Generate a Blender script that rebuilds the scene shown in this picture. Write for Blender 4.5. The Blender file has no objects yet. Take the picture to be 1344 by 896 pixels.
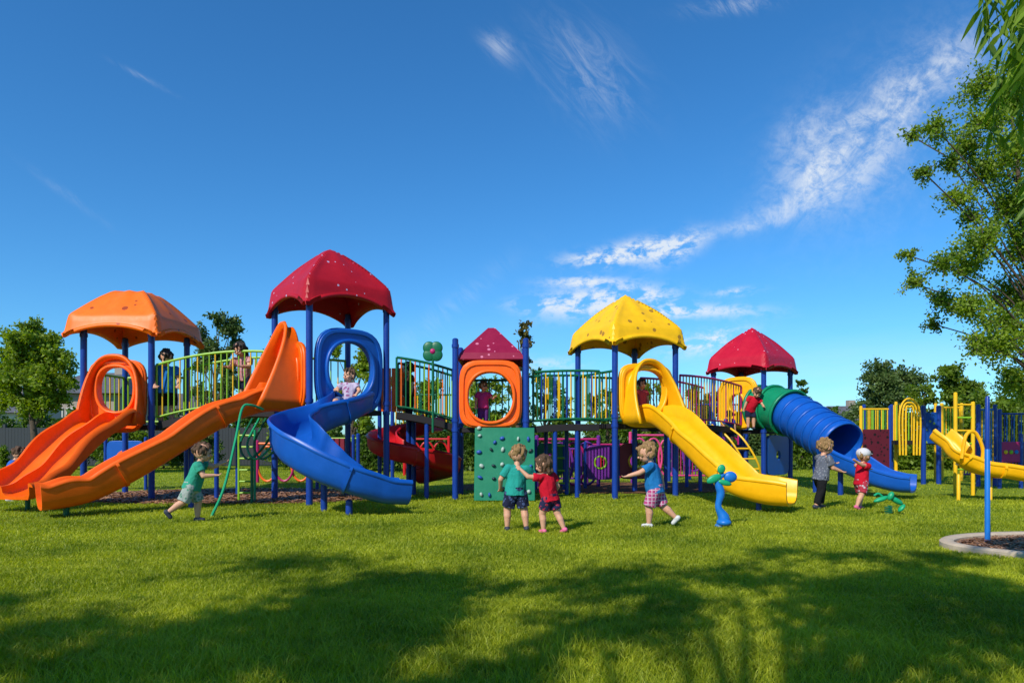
import bpy, bmesh, math, random
import numpy as np
from mathutils import Vector, Matrix, noise
R=math.radians; PI=math.pi; sin=math.sin; cos=math.cos
random.seed(7); rng=np.random.default_rng(7)
scene=bpy.context.scene; C=scene.collection
V=Vector
def PX(px,Y): return (px-672)/896.*Y
def PZ(py,Y): return 1.1+(575-py)/896.*Y
OFF={}
# ------------------------------------------------------------ materials
def nodes(name):
    m=bpy.data.materials.new(name); m.use_nodes=True; nt=m.node_tree
    return m,nt,nt.nodes['Principled BSDF']
MC={}
def plastic(name,col,rough=.36,var=.10,bump=.015,metal=0,scale=6,spec=.38):
    if name in MC: return MC[name]
    m,nt,b=nodes(name); N=nt.nodes; L=nt.links
    tc=N.new('ShaderNodeTexCoord'); n=N.new('ShaderNodeTexNoise'); n.inputs['Scale'].default_value=scale; n.inputs['Detail'].default_value=8; n.inputs['Roughness'].default_value=.65
    L.new(tc.outputs['Object'],n.inputs['Vector'])
    r=N.new('ShaderNodeValToRGB'); r.color_ramp.elements[0].position=.3; r.color_ramp.elements[1].position=.75
    c=V(col); r.color_ramp.elements[0].color=(*(c*(1-var)),1); r.color_ramp.elements[1].color=(*[min(1,x*(1+var)+var*.01) for x in c],1)
    L.new(n.outputs['Fac'],r.inputs['Fac']); L.new(r.outputs['Color'],b.inputs['Base Color'])
    mr=N.new('ShaderNodeMapRange'); mr.inputs['To Min'].default_value=rough-.1; mr.inputs['To Max'].default_value=rough+.15
    L.new(n.outputs['Fac'],mr.inputs['Value']); L.new(mr.outputs['Result'],b.inputs['Roughness'])
    n2=N.new('ShaderNodeTexNoise'); n2.inputs['Scale'].default_value=60; n2.inputs['Detail'].default_value=4
    L.new(tc.outputs['Object'],n2.inputs['Vector'])
    bp=N.new('ShaderNodeBump'); bp.inputs['Strength'].default_value=min(1,bump*4); bp.inputs['Distance'].default_value=.01
    L.new(n2.outputs['Fac'],bp.inputs['Height']); L.new(bp.outputs['Normal'],b.inputs['Normal'])
    b.inputs['Metallic'].default_value=metal; b.inputs['Specular IOR Level'].default_value=spec
    MC[name]=m; return m
def dotted(name,col,dot,scale=5.5,thr=.27,rough=.42):
    m=plastic(name,col,rough,spec=.28); nt=m.node_tree; N=nt.nodes; L=nt.links; b=N['Principled BSDF']
    tc=[n for n in N if n.type=='TEX_COORD'][0]
    vo=N.new('ShaderNodeTexVoronoi'); vo.inputs['Scale'].default_value=scale; vo.inputs['Randomness'].default_value=.75
    L.new(tc.outputs['Object'],vo.inputs['Vector'])
    sep=N.new('ShaderNodeSeparateColor'); L.new(vo.outputs['Color'],sep.inputs[0])
    mu=N.new('ShaderNodeMath'); mu.operation='MULTIPLY'; L.new(sep.outputs[0],mu.inputs[0]); mu.inputs[1].default_value=thr*1.5
    lt=N.new('ShaderNodeMath'); lt.operation='LESS_THAN'; L.new(vo.outputs['Distance'],lt.inputs[0]); L.new(mu.outputs[0],lt.inputs[1])
    old=b.inputs['Base Color'].links[0].from_socket
    mx=N.new('ShaderNodeMix'); mx.data_type='RGBA'; L.new(lt.outputs[0],mx.inputs[0]); L.new(old,mx.inputs[6]); mx.inputs[7].default_value=(*dot,1)
    L.new(mx.outputs[2],b.inputs['Base Color'])
    return m
def cloth(name,col,col2=None,scale=14,kind='plain'):
    if name in MC: return MC[name]
    m,nt,b=nodes(name); N=nt.nodes; L=nt.links
    tc=N.new('ShaderNodeTexCoord'); b.inputs['Roughness'].default_value=.9
    b.inputs['Specular IOR Level'].default_value=.15
    n=N.new('ShaderNodeTexNoise'); n.inputs['Scale'].default_value=9; n.inputs['Detail'].default_value=3; n.inputs['Distortion'].default_value=.8
    L.new(tc.outputs['Object'],n.inputs['Vector'])
    bp=N.new('ShaderNodeBump'); bp.inputs['Strength'].default_value=.8; bp.inputs['Distance'].default_value=.03
    L.new(n.outputs['Fac'],bp.inputs['Height']); L.new(bp.outputs['Normal'],b.inputs['Normal'])
    mx=N.new('ShaderNodeMix'); mx.data_type='RGBA'
    mx.inputs[6].default_value=(*col,1); mx.inputs[7].default_value=(*(col2 or [c*.8 for c in col]),1)
    if kind=='plaid':
        w=[]
        for ax in ('X','Z'):
            wv=N.new('ShaderNodeTexWave'); wv.bands_direction=ax; wv.inputs['Scale'].default_value=scale; L.new(tc.outputs['Object'],wv.inputs['Vector']); w.append(wv)
        a=N.new('ShaderNodeMath'); a.operation='MAXIMUM'; L.new(w[0].outputs['Fac'],a.inputs[0]); L.new(w[1].outputs['Fac'],a.inputs[1])
        g=N.new('ShaderNodeMath'); g.operation='GREATER_THAN'; g.inputs[1].default_value=.88; L.new(a.outputs[0],g.inputs[0]); L.new(g.outputs[0],mx.inputs[0])
    elif kind=='stripe':
        wv=N.new('ShaderNodeTexWave'); wv.bands_direction='Z'; wv.inputs['Scale'].default_value=scale; L.new(tc.outputs['Object'],wv.inputs['Vector'])
        g=N.new('ShaderNodeMath'); g.operation='GREATER_THAN'; g.inputs[1].default_value=.5; L.new(wv.outputs['Fac'],g.inputs[0]); L.new(g.outputs[0],mx.inputs[0])
    elif kind=='print':
        vo=N.new('ShaderNodeTexVoronoi'); vo.inputs['Scale'].default_value=scale*1.6; L.new(tc.outputs['Object'],vo.inputs['Vector'])
        g=N.new('ShaderNodeMath'); g.operation='LESS_THAN'; g.inputs[1].default_value=.38; L.new(vo.outputs['Distance'],g.inputs[0]); L.new(g.outputs[0],mx.inputs[0])
    else: L.new(n.outputs['Fac'],mx.inputs[0])
    L.new(mx.outputs[2],b.inputs['Base Color'])
    MC[name]=m; return m
def skinmat():
    if 'skin' in MC: return MC['skin']
    m,nt,b=nodes('skin'); b.inputs['Base Color'].default_value=(.56,.29,.18,1); b.inputs['Roughness'].default_value=.6
    b.inputs['Subsurface Weight'].default_value=.15; b.inputs['Subsurface Radius'].default_value=(.02,.008,.004)
    MC['skin']=m; return m
def leafmat(name,dark,light,trans=.35,nscale=.9,isl=.5):
    if name in MC: return MC[name]
    m=bpy.data.materials.new(name); m.use_nodes=True; nt=m.node_tree; N=nt.nodes; L=nt.links; N.clear()
    out=N.new('ShaderNodeOutputMaterial'); g=N.new('ShaderNodeNewGeometry'); r=N.new('ShaderNodeValToRGB')
    r.color_ramp.elements[0].color=(*dark,1); r.color_ramp.elements[1].color=(*light,1)
    tc=N.new('ShaderNodeTexCoord'); n=N.new('ShaderNodeTexNoise'); n.inputs['Scale'].default_value=nscale; n.inputs['Detail'].default_value=6; n.inputs['Roughness'].default_value=.6
    L.new(tc.outputs['Object'],n.inputs['Vector'])
    ad=N.new('ShaderNodeMath'); ad.operation='MULTIPLY_ADD'; L.new(g.outputs['Random Per Island'],ad.inputs[0]); ad.inputs[1].default_value=isl
    mm=N.new('ShaderNodeMapRange'); L.new(n.outputs['Fac'],mm.inputs['Value']); mm.inputs['From Min'].default_value=.35; mm.inputs['From Max'].default_value=.65; mm.inputs['To Max'].default_value=1-isl
    L.new(mm.outputs['Result'],ad.inputs[2]); L.new(ad.outputs[0],r.inputs['Fac'])
    b=N.new('ShaderNodeBsdfPrincipled'); b.inputs['Roughness'].default_value=.5; b.inputs['Specular IOR Level'].default_value=.3
    t=N.new('ShaderNodeBsdfTranslucent'); h=N.new('ShaderNodeHueSaturation'); h.inputs['Value'].default_value=1.6; h.inputs['Saturation'].default_value=1.1
    L.new(r.outputs['Color'],b.inputs['Base Color']); L.new(r.outputs['Color'],h.inputs['Color']); L.new(h.outputs['Color'],t.inputs['Color'])
    mx=N.new('ShaderNodeMixShader'); mx.inputs[0].default_value=trans; L.new(b.outputs[0],mx.inputs[1]); L.new(t.outputs[0],mx.inputs[2]); L.new(mx.outputs[0],out.inputs[0])
    MC[name]=m; return m
ORANGE=plastic('orange_plastic',(.92,.125,.002)); RED=plastic('red_plastic',(.52,.008,.012)); YEL=plastic('yellow_plastic',(.88,.42,.003))
BLUE=plastic('blue_plastic',(.004,.085,.42)); NAVY=plastic('navy_steel',(.006,.04,.27),.33); GREEN=plastic('green_plastic',(.004,.17,.085)); LIME=plastic('lime_steel',(.22,.44,.015),.4)
YST=plastic('yellow_steel',(.80,.46,.008),.4); DGREEN=plastic('dark_green_steel',(.004,.12,.05),.4); DECK=plastic('dark_deck',(.014,.011,.014),.7); MAROON=plastic('maroon_plastic',(.20,.010,.03),.5)
MAGENTA=plastic('magenta_steel',(.40,.01,.12),.4); PURP=plastic('purple_steel',(.14,.02,.26),.4); CYAN=plastic('bright_blue_steel',(.008,.15,.52),.4); TEALG=plastic('teal_green_steel',(.008,.30,.13),.4); OST=plastic('orange_steel',(.80,.13,.008),.4); PINK=plastic('pink_steel',(.62,.05,.2),.4)
TUBEG=plastic('tube_green',(.004,.22,.10))
ROOFO=dotted('orange_roof_plastic',(.86,.15,.003),(.34,.05,.008),5.0,.2); ROOFR=dotted('red_roof_plastic',(.40,.006,.014),(.45,.38,.58),7.5,.13)  # red roof: sky light in its holes is painted as pale dots
ROOFY=dotted('yellow_roof_plastic',(.86,.47,.004),(.36,.18,.015),6,.2); ROOFM=dotted('maroon_roof_plastic',(.24,.006,.04),(.55,.16,.26),9,.2); ROOFR2=dotted('crimson_roof_plastic',(.45,.005,.025),(.65,.35,.45),8,.10)
BARK=plastic('bark',(.085,.06,.042),.9,.35,.3,scale=12); CONC=plastic('concrete',(.46,.37,.27),.9,.14,.1,scale=9)
# ------------------------------------------------------------ mesh builder
class MB:
    def __init__(s): s.v=[]; s.f=[]
    def add(s,vs,fs):
        o=len(s.v); s.v+=[tuple(p) for p in vs]; s.f+=[tuple(i+o for i in f) for f in fs]; return s
    def tube(s,pts,r,n=10,cap=True):
        pts=[V(p) for p in pts]; m=len(pts); rs=list(r) if isinstance(r,(list,tuple)) else [r]*m
        t0=(pts[1]-pts[0]).normalized(); up=V((0,0,1)) if abs(t0.z)<.9 else V((1,0,0)); a=t0.cross(up).normalized()
        vs=[];fs=[]
        for i,p in enumerate(pts):
            t=(pts[min(i+1,m-1)]-pts[max(i-1,0)]).normalized(); a=(a-t*a.dot(t)).normalized(); b=t.cross(a)
            for k in range(n): q=2*PI*k/n; vs.append(p+(a*cos(q)+b*sin(q))*rs[i])
        for i in range(m-1):
            for k in range(n): fs.append((i*n+k,i*n+(k+1)%n,(i+1)*n+(k+1)%n,(i+1)*n+k))
        if cap: fs.append(tuple(range(n))[::-1]); fs.append(tuple((m-1)*n+k for k in range(n)))
        return s.add(vs,fs)
    def cap(s,p0,p1,r0,r1,n=12):
        p0=V(p0);p1=V(p1);d=(p1-p0)
        if d.length<1e-5: return s.ell(p0,(r0,r0,r0))
        d.normalize(); pts=[];rs=[]
        for k in range(5): a=PI/2*(k/4.); pts.append(p0-d*r0*cos(a)); rs.append(max(r0*sin(a),.0004))
        for k in range(5): a=PI/2*(k/4.); pts.append(p1+d*r1*sin(a)); rs.append(max(r1*cos(a),.0004))
        return s.tube(pts,rs,n)
    def ell(s,c,r,mat=None,n=14,m=9):
        vs=[];fs=[]; c=V(c)
        for i in range(m+1):
            ph=PI*i/m
            for k in range(n):
                th=2*PI*k/n; p=V((r[0]*max(sin(ph),.01)*cos(th),r[1]*max(sin(ph),.01)*sin(th),r[2]*cos(ph)))
                if mat: p=mat@p
                vs.append(c+p)
        for i in range(m):
            for k in range(n): fs.append((i*n+k,(i+1)*n+k,(i+1)*n+(k+1)%n,i*n+(k+1)%n))
        fs.append(tuple(range(n))); fs.append(tuple(m*n+k for k in range(n))[::-1])
        return s.add(vs,fs)
    def box(s,c,sz,rz=0):
        c=V(c); M=Matrix.Rotation(rz,3,'Z'); vs=[c+M@V((x*sz[0]/2,y*sz[1]/2,z*sz[2]/2)) for x in(-1,1) for y in(-1,1) for z in(-1,1)]
        return s.add(vs,[(0,1,3,2),(4,6,7,5),(0,4,5,1),(2,3,7,6),(0,2,6,4),(1,5,7,3)])
    def sweep(s,path,pf):
        m=len(path); vs=[];fs=[]
        for i,p in enumerate(path):
            t=(path[min(i+1,m-1)]-path[max(i-1,0)]).normalized(); sd=t.cross(V((0,0,1))).normalized(); up=sd.cross(t)
            o,n_=pf(i/(m-1)); k=len(o); pr=list(o)+list(n_)[::-1]
            for a,b in pr: vs.append(p+sd*a+up*b)
        q=2*k
        for i in range(m-1):
            for j in range(q): fs.append((i*q+j,i*q+(j+1)%q,(i+1)*q+(j+1)%q,(i+1)*q+j))
        for j in range(k-1):
            fs.append((j,j+1,q-2-j,q-1-j)); e=(m-1)*q; fs.append((e+j+1,e+j,e+q-1-j,e+q-2-j))
        return s.add(vs,fs)
    def ring(s,outer,inner,fr,d0,d1):
        o,A,Nn=fr; n=len(outer); vs=[]
        for pts,d in((outer,d0),(inner,d0),(outer,d1),(inner,d1)):
            for a,z in pts: vs.append(o+A*a+V((0,0,z))+Nn*d)
        fs=[]
        for k in range(n):
            j=(k+1)%n
            fs+=[(k,j,n+j,n+k),(2*n+k,3*n+k,3*n+j,2*n+j),(k,2*n+k,2*n+j,j),(n+k,n+j,3*n+j,3*n+k)]
        return s.add(vs,fs)
    def build(s,name,mat,parent=None,smooth=True,bevel=0,sol=0,ang=40):
        off=OFF.get(parent.name,V((0,0,0))) if parent else V((0,0,0))
        me=bpy.data.meshes.new(name); me.from_pydata([tuple(V(p)-off) for p in s.v],[],s.f)
        bm=bmesh.new(); bm.from_mesh(me)
        if not sol: bmesh.ops.recalc_face_normals(bm,faces=bm.faces)
        bm.to_mesh(me); bm.free()
        if smooth: me.shade_smooth(); me.set_sharp_from_angle(angle=R(ang))
        me.materials.append(mat); o=bpy.data.objects.new(name,me); C.objects.link(o)
        if parent: o.parent=parent; OFF[o.name]=off
        if sol: b=o.modifiers.new('s','SOLIDIFY'); b.thickness=sol; b.offset=0
        if bevel: b=o.modifiers.new('b','BEVEL'); b.width=bevel; b.segments=2; b.limit_method='ANGLE'
        return o
def tag(o,label=None,cat=None,group=None,kind=None):
    if label: o['label']=label
    if cat: o['category']=cat
    if group: o['group']=group
    if kind: o['kind']=kind
    return o
def thing(name,loc,label,cat,group=None):
    o=bpy.data.objects.new(name,None); C.objects.link(o); o.location=loc; o.empty_display_size=.1; OFF[o.name]=V(loc); return tag(o,label,cat,group)
def fast(name,v,f,mat,parent=None):
    off=OFF.get(parent.name,V((0,0,0))) if parent else V((0,0,0))
    v=np.asarray(v,dtype=np.float32)-np.array(off,dtype=np.float32); f=np.asarray(f,dtype=np.int32); k=f.shape[1]
    me=bpy.data.meshes.new(name); me.vertices.add(len(v)); me.vertices.foreach_set('co',v.ravel())
    me.loops.add(f.size); me.loops.foreach_set('vertex_index',f.ravel()); me.polygons.add(len(f)); me.polygons.foreach_set('loop_start',np.arange(len(f),dtype=np.int32)*k)
    me.update(calc_edges=True); me.materials.append(mat)
    o=bpy.data.objects.new(name,me); C.objects.link(o)
    if parent: o.parent=parent
    return o
def cr(pts,n=6):
    P=[V(p) for p in pts]; P=[P[0]*2-P[1]]+P+[P[-1]*2-P[-2]]; out=[]
    for i in range(1,len(P)-2):
        for k in range(n):
            t=k/n; a,b,c,d=P[i-1:i+3]
            out.append(.5*((2*b)+(c-a)*t+(2*a-5*b+4*c-d)*t*t+(3*b-a-3*c+d)*t**3))
    out.append(P[-2]); return out
def polar(hw,up,dn,p,n=48,c=(0,0)):
    o=[]
    for k in range(n):
        a=2*PI*k/n+PI/n; ca,sa=cos(a),sin(a); hh=up if sa>0 else dn
        r=1/((abs(ca/hw)**p+abs(sa/hh)**p)**(1/p)); o.append((c[0]+r*ca,c[1]+r*sa))
    return o
# ------------------------------------------------------------ setting
def ground_mat(name,c1,c2,scale,bump=.3):
    m,nt,b=nodes(name); N=nt.nodes;L=nt.links; tc=N.new('ShaderNodeTexCoord')
    n=N.new('ShaderNodeTexNoise'); n.inputs['Scale'].default_value=scale; n.inputs['Detail'].default_value=10; n.inputs['Roughness'].default_value=.7
    L.new(tc.outputs['Object'],n.inputs['Vector']); r=N.new('ShaderNodeValToRGB'); r.color_ramp.elements[0].position=.3; r.color_ramp.elements[1].position=.7
    r.color_ramp.elements[0].color=(*c1,1); r.color_ramp.elements[1].color=(*c2,1); L.new(n.outputs['Fac'],r.inputs['Fac']); L.new(r.outputs['Color'],b.inputs['Base Color'])
    n2=N.new('ShaderNodeTexNoise'); n2.inputs['Scale'].default_value=40; n2.inputs['Detail'].default_value=8; L.new(tc.outputs['Object'],n2.inputs['Vector'])
    bp=N.new('ShaderNodeBump'); bp.inputs['Strength'].default_value=bump; bp.inputs['Distance'].default_value=.05; L.new(n2.outputs['Fac'],bp.inputs['Height']); L.new(bp.outputs['Normal'],b.inputs['Normal'])
    b.inputs['Roughness'].default_value=.95; b.inputs['Specular IOR Level'].default_value=.1; return m
g=MB(); g.add([(-900,-300,0),(900,-300,0),(900,1500,0),(-900,1500,0)],[(0,1,2,3)])
tag(g.build('ground',ground_mat('lawn_soil',(.09,.15,.010),(.24,.29,.02),.8),smooth=False),'green lawn spreading under the whole playground','lawn',kind='structure')
MUL=ground_mat('mulch',(.10,.045,.02),(.28,.14,.07),14,1)
def blobpoly(cx,cy,rx,ry,n=40,j=.06,p=2.6):
    o=[]
    for k in range(n):
        a=2*PI*k/n; r=1/((abs(cos(a)/rx)**p+abs(sin(a)/ry)**p)**(1/p)); r*=1+j*noise.noise(V((cos(a)*2+cx,sin(a)*2,0)))
        o.append((cx+r*cos(a),cy+r*sin(a)))
    return o
MULCH_SHADE=[(-5.2,13.1,3.0,1.75,'brown wood mulch bed under the orange and red towers'),(2.0,15.3,3.3,1.7,'brown mulch coloured patch painted for the shade behind the climbing wall and yellow slide')]  # last entry paints the shade under the decks as a mulch brown patch
for cx,cy,rx,ry,lb in MULCH_SHADE:
    mp=blobpoly(cx,cy,rx,ry); g=MB(); g.add([(x,y,.012) for x,y in mp],[tuple(range(len(mp)))])
    tag(g.build('ground',MUL,smooth=False),lb,'mulch',kind='structure')
BX,BY,BRX,BRY=5.85,6.72,1.42,.76
bp_=blobpoly(BX,BY,BRX,BRY,48,0,2); g=MB(); g.add([(x,y,.03) for x,y in bp_],[tuple(range(48))])
tag(g.build('ground',MUL,smooth=False),'round mulch bed inside the pale concrete kerb','mulch',kind='structure')
g=MB(); n=64; vs=[];fs=[]
pr=[(0,-.05),(0,.055),(.02,.07),(.11,.07),(.13,.055),(.13,-.05)]
for k in range(n):
    a=2*PI*k/n
    for d,z in pr: vs.append((BX+(BRX+d)*cos(a),BY+(BRY+d)*sin(a),z))
for k in range(n):
    for j in range(6): fs.append((k*6+j,k*6+(j+1)%6,((k+1)%n)*6+(j+1)%6,((k+1)%n)*6+j))
g.add(vs,fs); tag(g.build('kerb',CONC),'pale curved concrete kerb ringing the round mulch bed','kerb',kind='structure')
def chips(name,label,pts,s):
    N=len(pts); a=rng.uniform(0,2*PI,N); l=rng.uniform(.5,1.5,N)*s; w=l*.35; ux=np.stack([np.cos(a),np.sin(a),rng.uniform(-.3,.3,N)],1)*l[:,None]/2; uy=np.stack([-np.sin(a),np.cos(a),rng.uniform(-.4,.4,N)],1)*w[:,None]/2
    v=np.stack([pts-ux-uy,pts+ux-uy,pts+ux+uy,pts-ux+uy],1).reshape(-1,3); f=np.arange(4*N).reshape(-1,4)
    tag(fast(name,v,f,leafmat('wood_chip',(.14,.06,.028),(.50,.27,.14),.0)),label,'wood chips',kind='stuff')
a=rng.uniform(0,2*PI,7000); r=np.sqrt(rng.uniform(0,1,7000)); chips('wood_chips','loose wood chips filling the round kerbed bed',np.stack([BX+r*(BRX-.03)*np.cos(a),BY+r*(BRY-.03)*np.sin(a),.035+rng.uniform(0,.02,7000)],1),.035)
a=rng.uniform(0,2*PI,9000); r=np.sqrt(rng.uniform(0,1,9000)); chips('wood_chips','loose wood chips under the orange and red towers',np.stack([-5.2+r*2.95*np.cos(a),13.1+r*1.7*np.sin(a),.016+rng.uniform(0,.02,9000)],1),.06)
def grass():
    zones=[(1.9,3.2,40000),(3.2,4.6,120000),(4.6,6.5,130000),(6.5,9,120000),(9,13,100000),(13,26,70000)]
    VV=[]
    for y0,y1,n in zones:
        y=np.sqrt(rng.uniform(y0*y0,y1*y1,n)); x=rng.uniform(-1,1,n)*(.8*y+.6)
        k=((((x-BX)/(BRX+.14))**2+((y-BY)/(BRY+.14))**2)>1)
        for cx,cy,rx,ry,_ in MULCH_SHADE: k&=((np.abs(x-cx)/rx)**2.6+(np.abs(y-cy)/ry)**2.6)>.97
        x=x[k];y=y[k];n=len(x)
        cl=.5+.5*np.sin(x*2.1+1.3*np.sin(y*1.7))*np.sin(y*2.3+np.sin(x*3.1)); fine=.5+.5*np.sin(x*13+3*np.sin(y*7))*np.sin(y*11+2*np.sin(x*9))
        near=np.clip((4.8-y)/1.5,0,1)
        h=rng.uniform(.4,1.2,n)*(.024+.014*cl+.016*fine)*(1+.9*near*rng.uniform(.3,1.3,n)); w=(.0018+.0007*y)*rng.uniform(.7,1.3,n)
        a=rng.uniform(0,2*PI,n); la=rng.uniform(0,2*PI,n)+cl*2; le=h*rng.uniform(.3,1.3,n)
        dx=np.cos(a)*w/2;dy=np.sin(a)*w/2;lx=np.cos(la)*le;ly=np.sin(la)*le
        z0=np.zeros(n)
        P=np.stack([np.stack([x-dx,y-dy,z0],1),np.stack([x+dx,y+dy,z0],1),np.stack([x+lx*.35+dx*.8,y+ly*.35+dy*.8,h*.6],1),np.stack([x+lx*.35-dx*.8,y+ly*.35-dy*.8,h*.6],1),np.stack([x+lx,y+ly,h*.92],1)],1)
        VV.append(P.reshape(-1,3))
    v=np.concatenate(VV); n=len(v)//5; b=(np.arange(n)*5)[:,None]
    f=np.concatenate([b+np.array([[0,1,2]]),b+np.array([[0,2,3]]),b+np.array([[3,2,4]])],1).reshape(-1,3)
    m=leafmat('grass_blade',(.085,.155,.005),(.52,.54,.035),.42,.85,.42)
    tag(fast('grass',v,f,m),'short mown green grass covering the lawn','grass',kind='stuff')
grass()
def tallgrass():
    VV=[];n=0
    spots=[(.25,3.45,12,.30)]
    for i in range(60): y=random.uniform(3.02,3.9); spots.append((random.uniform(-.75,.75)*y,y,random.randint(6,18),random.uniform(.07,.16)))
    for sx,sy,c,hh in spots:
        for i in range(c):
            x=sx+random.gauss(0,.10);y=sy+random.gauss(0,.06);h=hh*random.uniform(.4,1.1);a=random.uniform(0,6.28);l=h*random.uniform(.2,.9);w=.0045
            for k in range(5):
                t=k/4;cx=x+cos(a)*l*t*t;cy=y+sin(a)*l*t*t;cz=h*(t-.25*t*t*(l/h));ww=w*(1-t*.85)/2
                VV.append((cx-ww,cy,cz));VV.append((cx+ww,cy,cz))
            n+=1
    F=[]
    for i in range(n):
        for k in range(4): b=i*10+k*2; F.append((b,b+1,b+3,b+2))
    tag(fast('long_grass',VV,F,MC['grass_blade']),'taller unmown grass blades near the camera','grass',kind='stuff')
tallgrass()
# ------------------------------------------------------------ trees
def leafquads(c,s,droop=0,wid=.27):
    n=len(c); a=rng.normal(size=(n,3)); a[:,2]-=droop; a/=np.linalg.norm(a,axis=1)[:,None]; b=rng.normal(size=(n,3)); b-=a*(a*b).sum(1)[:,None]; b/=np.linalg.norm(b,axis=1)[:,None]
    L=(rng.uniform(.7,1.3,n)*s)[:,None]
    v=np.stack([c-a*L/2,c+b*L*wid-a*L*.05,c+a*L/2,c-b*L*wid-a*L*.05],1).reshape(-1,3); return v,np.arange(4*n).reshape(-1,4)
def tree(name,base,label,clumps,leaf,perm,mat,trunk_r=.12,cat='tree',group='trees around the playground',tw=9,limb=.6):
    root=thing(name,base,label,cat,group); base=V(base)
    top=max(c[2] for c in clumps); mean=V((sum(c[0] for c in clumps)/len(clumps),sum(c[1] for c in clumps)/len(clumps),0))
    tip=V((base.x*.35+mean.x*.65,base.y*.35+mean.y*.65,top*.9+base.z))
    path=cr([base-V((0,0,.1)),base.lerp(tip,.3)+V((random.uniform(-.05,.05),0,0)),base.lerp(tip,.65)+V((random.uniform(-.15,.15),0,0)),tip],5)
    t=MB(); m=len(path); t.tube(path,[trunk_r*(1.25 if i==0 else 1)*(1-.85*i/(m-1)) for i in range(m)],9)
    C_=[]
    for (x,y,z,r) in clumps:
        c=V((x,y,z)); j=min(range(m),key=lambda i:abs(path[i].z-(base.z+(z-base.z)*.62))); p=path[j]; mid=p.lerp(c,.5)+V((random.uniform(-.1,.1),random.uniform(-.1,.1),(c-p).length*.08))
        rr=trunk_r*(1-.85*j/(m-1))*limb; lp=cr([p,mid,c],4); t.tube(lp,[max(.012,rr*(1-.8*i/(len(lp)-1))) for i in range(len(lp))],6)
        for k in range(tw):
            d=V((random.gauss(0,1),random.gauss(0,1),random.gauss(.15,.8))).normalized(); L=r*random.uniform(.55,1.2); e=c+d*L
            t.tube([c.lerp(e,.0),c.lerp(e,.5)+V((0,0,.04*L)),e],[.012,.008,.004],4,False)
            n=max(8,int(perm*r*r/tw)); q=rng.uniform(.1,1.0,n)**.8
            pts=np.array(c)+np.array(d)[None,:]*(q*L)[:,None]+rng.normal(size=(n,3))*r*.16
            C_.append(pts)
    t.build('trunk',BARK,root); cc=np.concatenate(C_); v,f=leafquads(cc,leaf,droop=.3); fast('crown',v,f,mat,root)
    return root
LFR=leafmat('leaf_light_green',(.045,.11,.010),(.30,.40,.035),.45); LF0=leafmat('leaf_mid',(.030,.080,.008),(.22,.31,.025),.4); LF1=leafmat('leaf_green',(.022,.060,.008),(.12,.20,.022),.35); LF2=leafmat('leaf_bright',(.055,.12,.010),(.31,.39,.03),.4); LF3=leafmat('leaf_dull',(.03,.07,.016),(.15,.21,.055),.35); LF4=leafmat('leaf_bronze',(.05,.055,.01),(.22,.18,.04),.3); LFW=leafmat('leaf_willow',(.07,.14,.012),(.24,.36,.04),.45)  # first leaf material is a light green for the tall right hand tree
def pc(px,py,r,Y,dy=0): y=Y+dy; return (PX(px,y),y,PZ(py,y),r*y/896)
Yb=13.2
cl=[(1292,112,32),(1325,140,44),(1228,168,24),(1196,178,14),(1262,190,30),(1214,228,18),(1300,225,38),(1335,265,42),(1258,258,24),(1290,318,38),(1192,335,14),(1200,372,20),(1238,345,24),(1236,395,24),(1275,410,34),(1310,455,38),(1335,390,44),(1340,500,34),(1345,320,42),(1380,180,60),(1400,300,80),(1400,430,80),(1370,90,45),(1225,425,14),(1345,200,40),(1268,350,26),(1295,160,30),(1320,430,34),(1248,215,18),(1275,285,20),(1285,450,22)]
tree('broadleaf_tree',(PX(1400,Yb),Yb,0),'tall leafy green tree filling the right edge of the picture',[pc(x,y,r*1.02,Yb,random.uniform(-.8,.8)) for x,y,r in cl],.070,6200,LFR,.15,tw=18,limb=.25)
Yb=20
cl=[(45,436,20),(28,452,22),(62,452,22),(14,474,22),(45,472,28),(76,474,20),(4,500,20),(30,500,28),(62,500,28),(84,500,16),(10,526,18),(34,528,24),(60,528,22),(80,524,14)]
tree('small_tree',(PX(46,Yb),Yb,0),'rounded bright green young tree at the far left',[pc(x,y,r,Yb,random.uniform(-.4,.4)) for x,y,r in cl],.11,7500,LF2,.13,limb=.35,tw=12)
def auto(name,px,py0,py1,w,Y,label,mat,leaf=.16,n=8,perm=2600,**k):
    cs=[]
    for i in range(n):
        t=(i+.5)/n; yy=py0+(py1-py0)*t; ww=w*(.35+.65*sin(PI*min(1,.25+t*.6)))
        cs.append(pc(px+random.uniform(-.5,.5)*ww,yy,w*.27*random.uniform(.8,1.2),Y,random.uniform(-.4,.4)))
    return tree(name,(PX(px,Y),Y,0),label,cs,leaf,perm,mat,.1,**k)
auto('small_tree',283,415,545,58,24,'slim dull green tree behind the bridge beside the orange tower',LF3,.13,16,3400)
auto('small_tree',352,440,540,24,28,'narrow pale green tree top peeking left of the red tower',LF3,.14,6)
auto('small_tree',460,455,560,55,21,'green tree seen through the round blue slide opening',LF2,.14,9)
auto('small_tree',679,424,540,34,20,'bronze green tree rising behind the maroon pyramid roof',LF4,.12,11,3400)
auto('small_tree',718,492,570,50,21,'low green tree behind the bridge right of the maroon roof',LF0,.13,9)
auto('small_tree',640,500,570,60,24,'green tree seen through the orange ring opening',LF2,.13,8)
auto('small_tree',545,492,570,60,24,'green tree behind the bridge left of the orange ring tower',LF0,.13,9)
auto('small_tree',1052,498,560,26,30,'small dark tree right of the crimson roof',LF1,.16,6)
auto('small_tree',1168,480,570,80,32,'feathery grey green tree left of the tall right hand tree',LF3,.16,20,1500)
auto('small_tree',1262,485,570,70,24,'bushy tree behind the yellow bars at right',LF0,.14,14)
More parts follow.
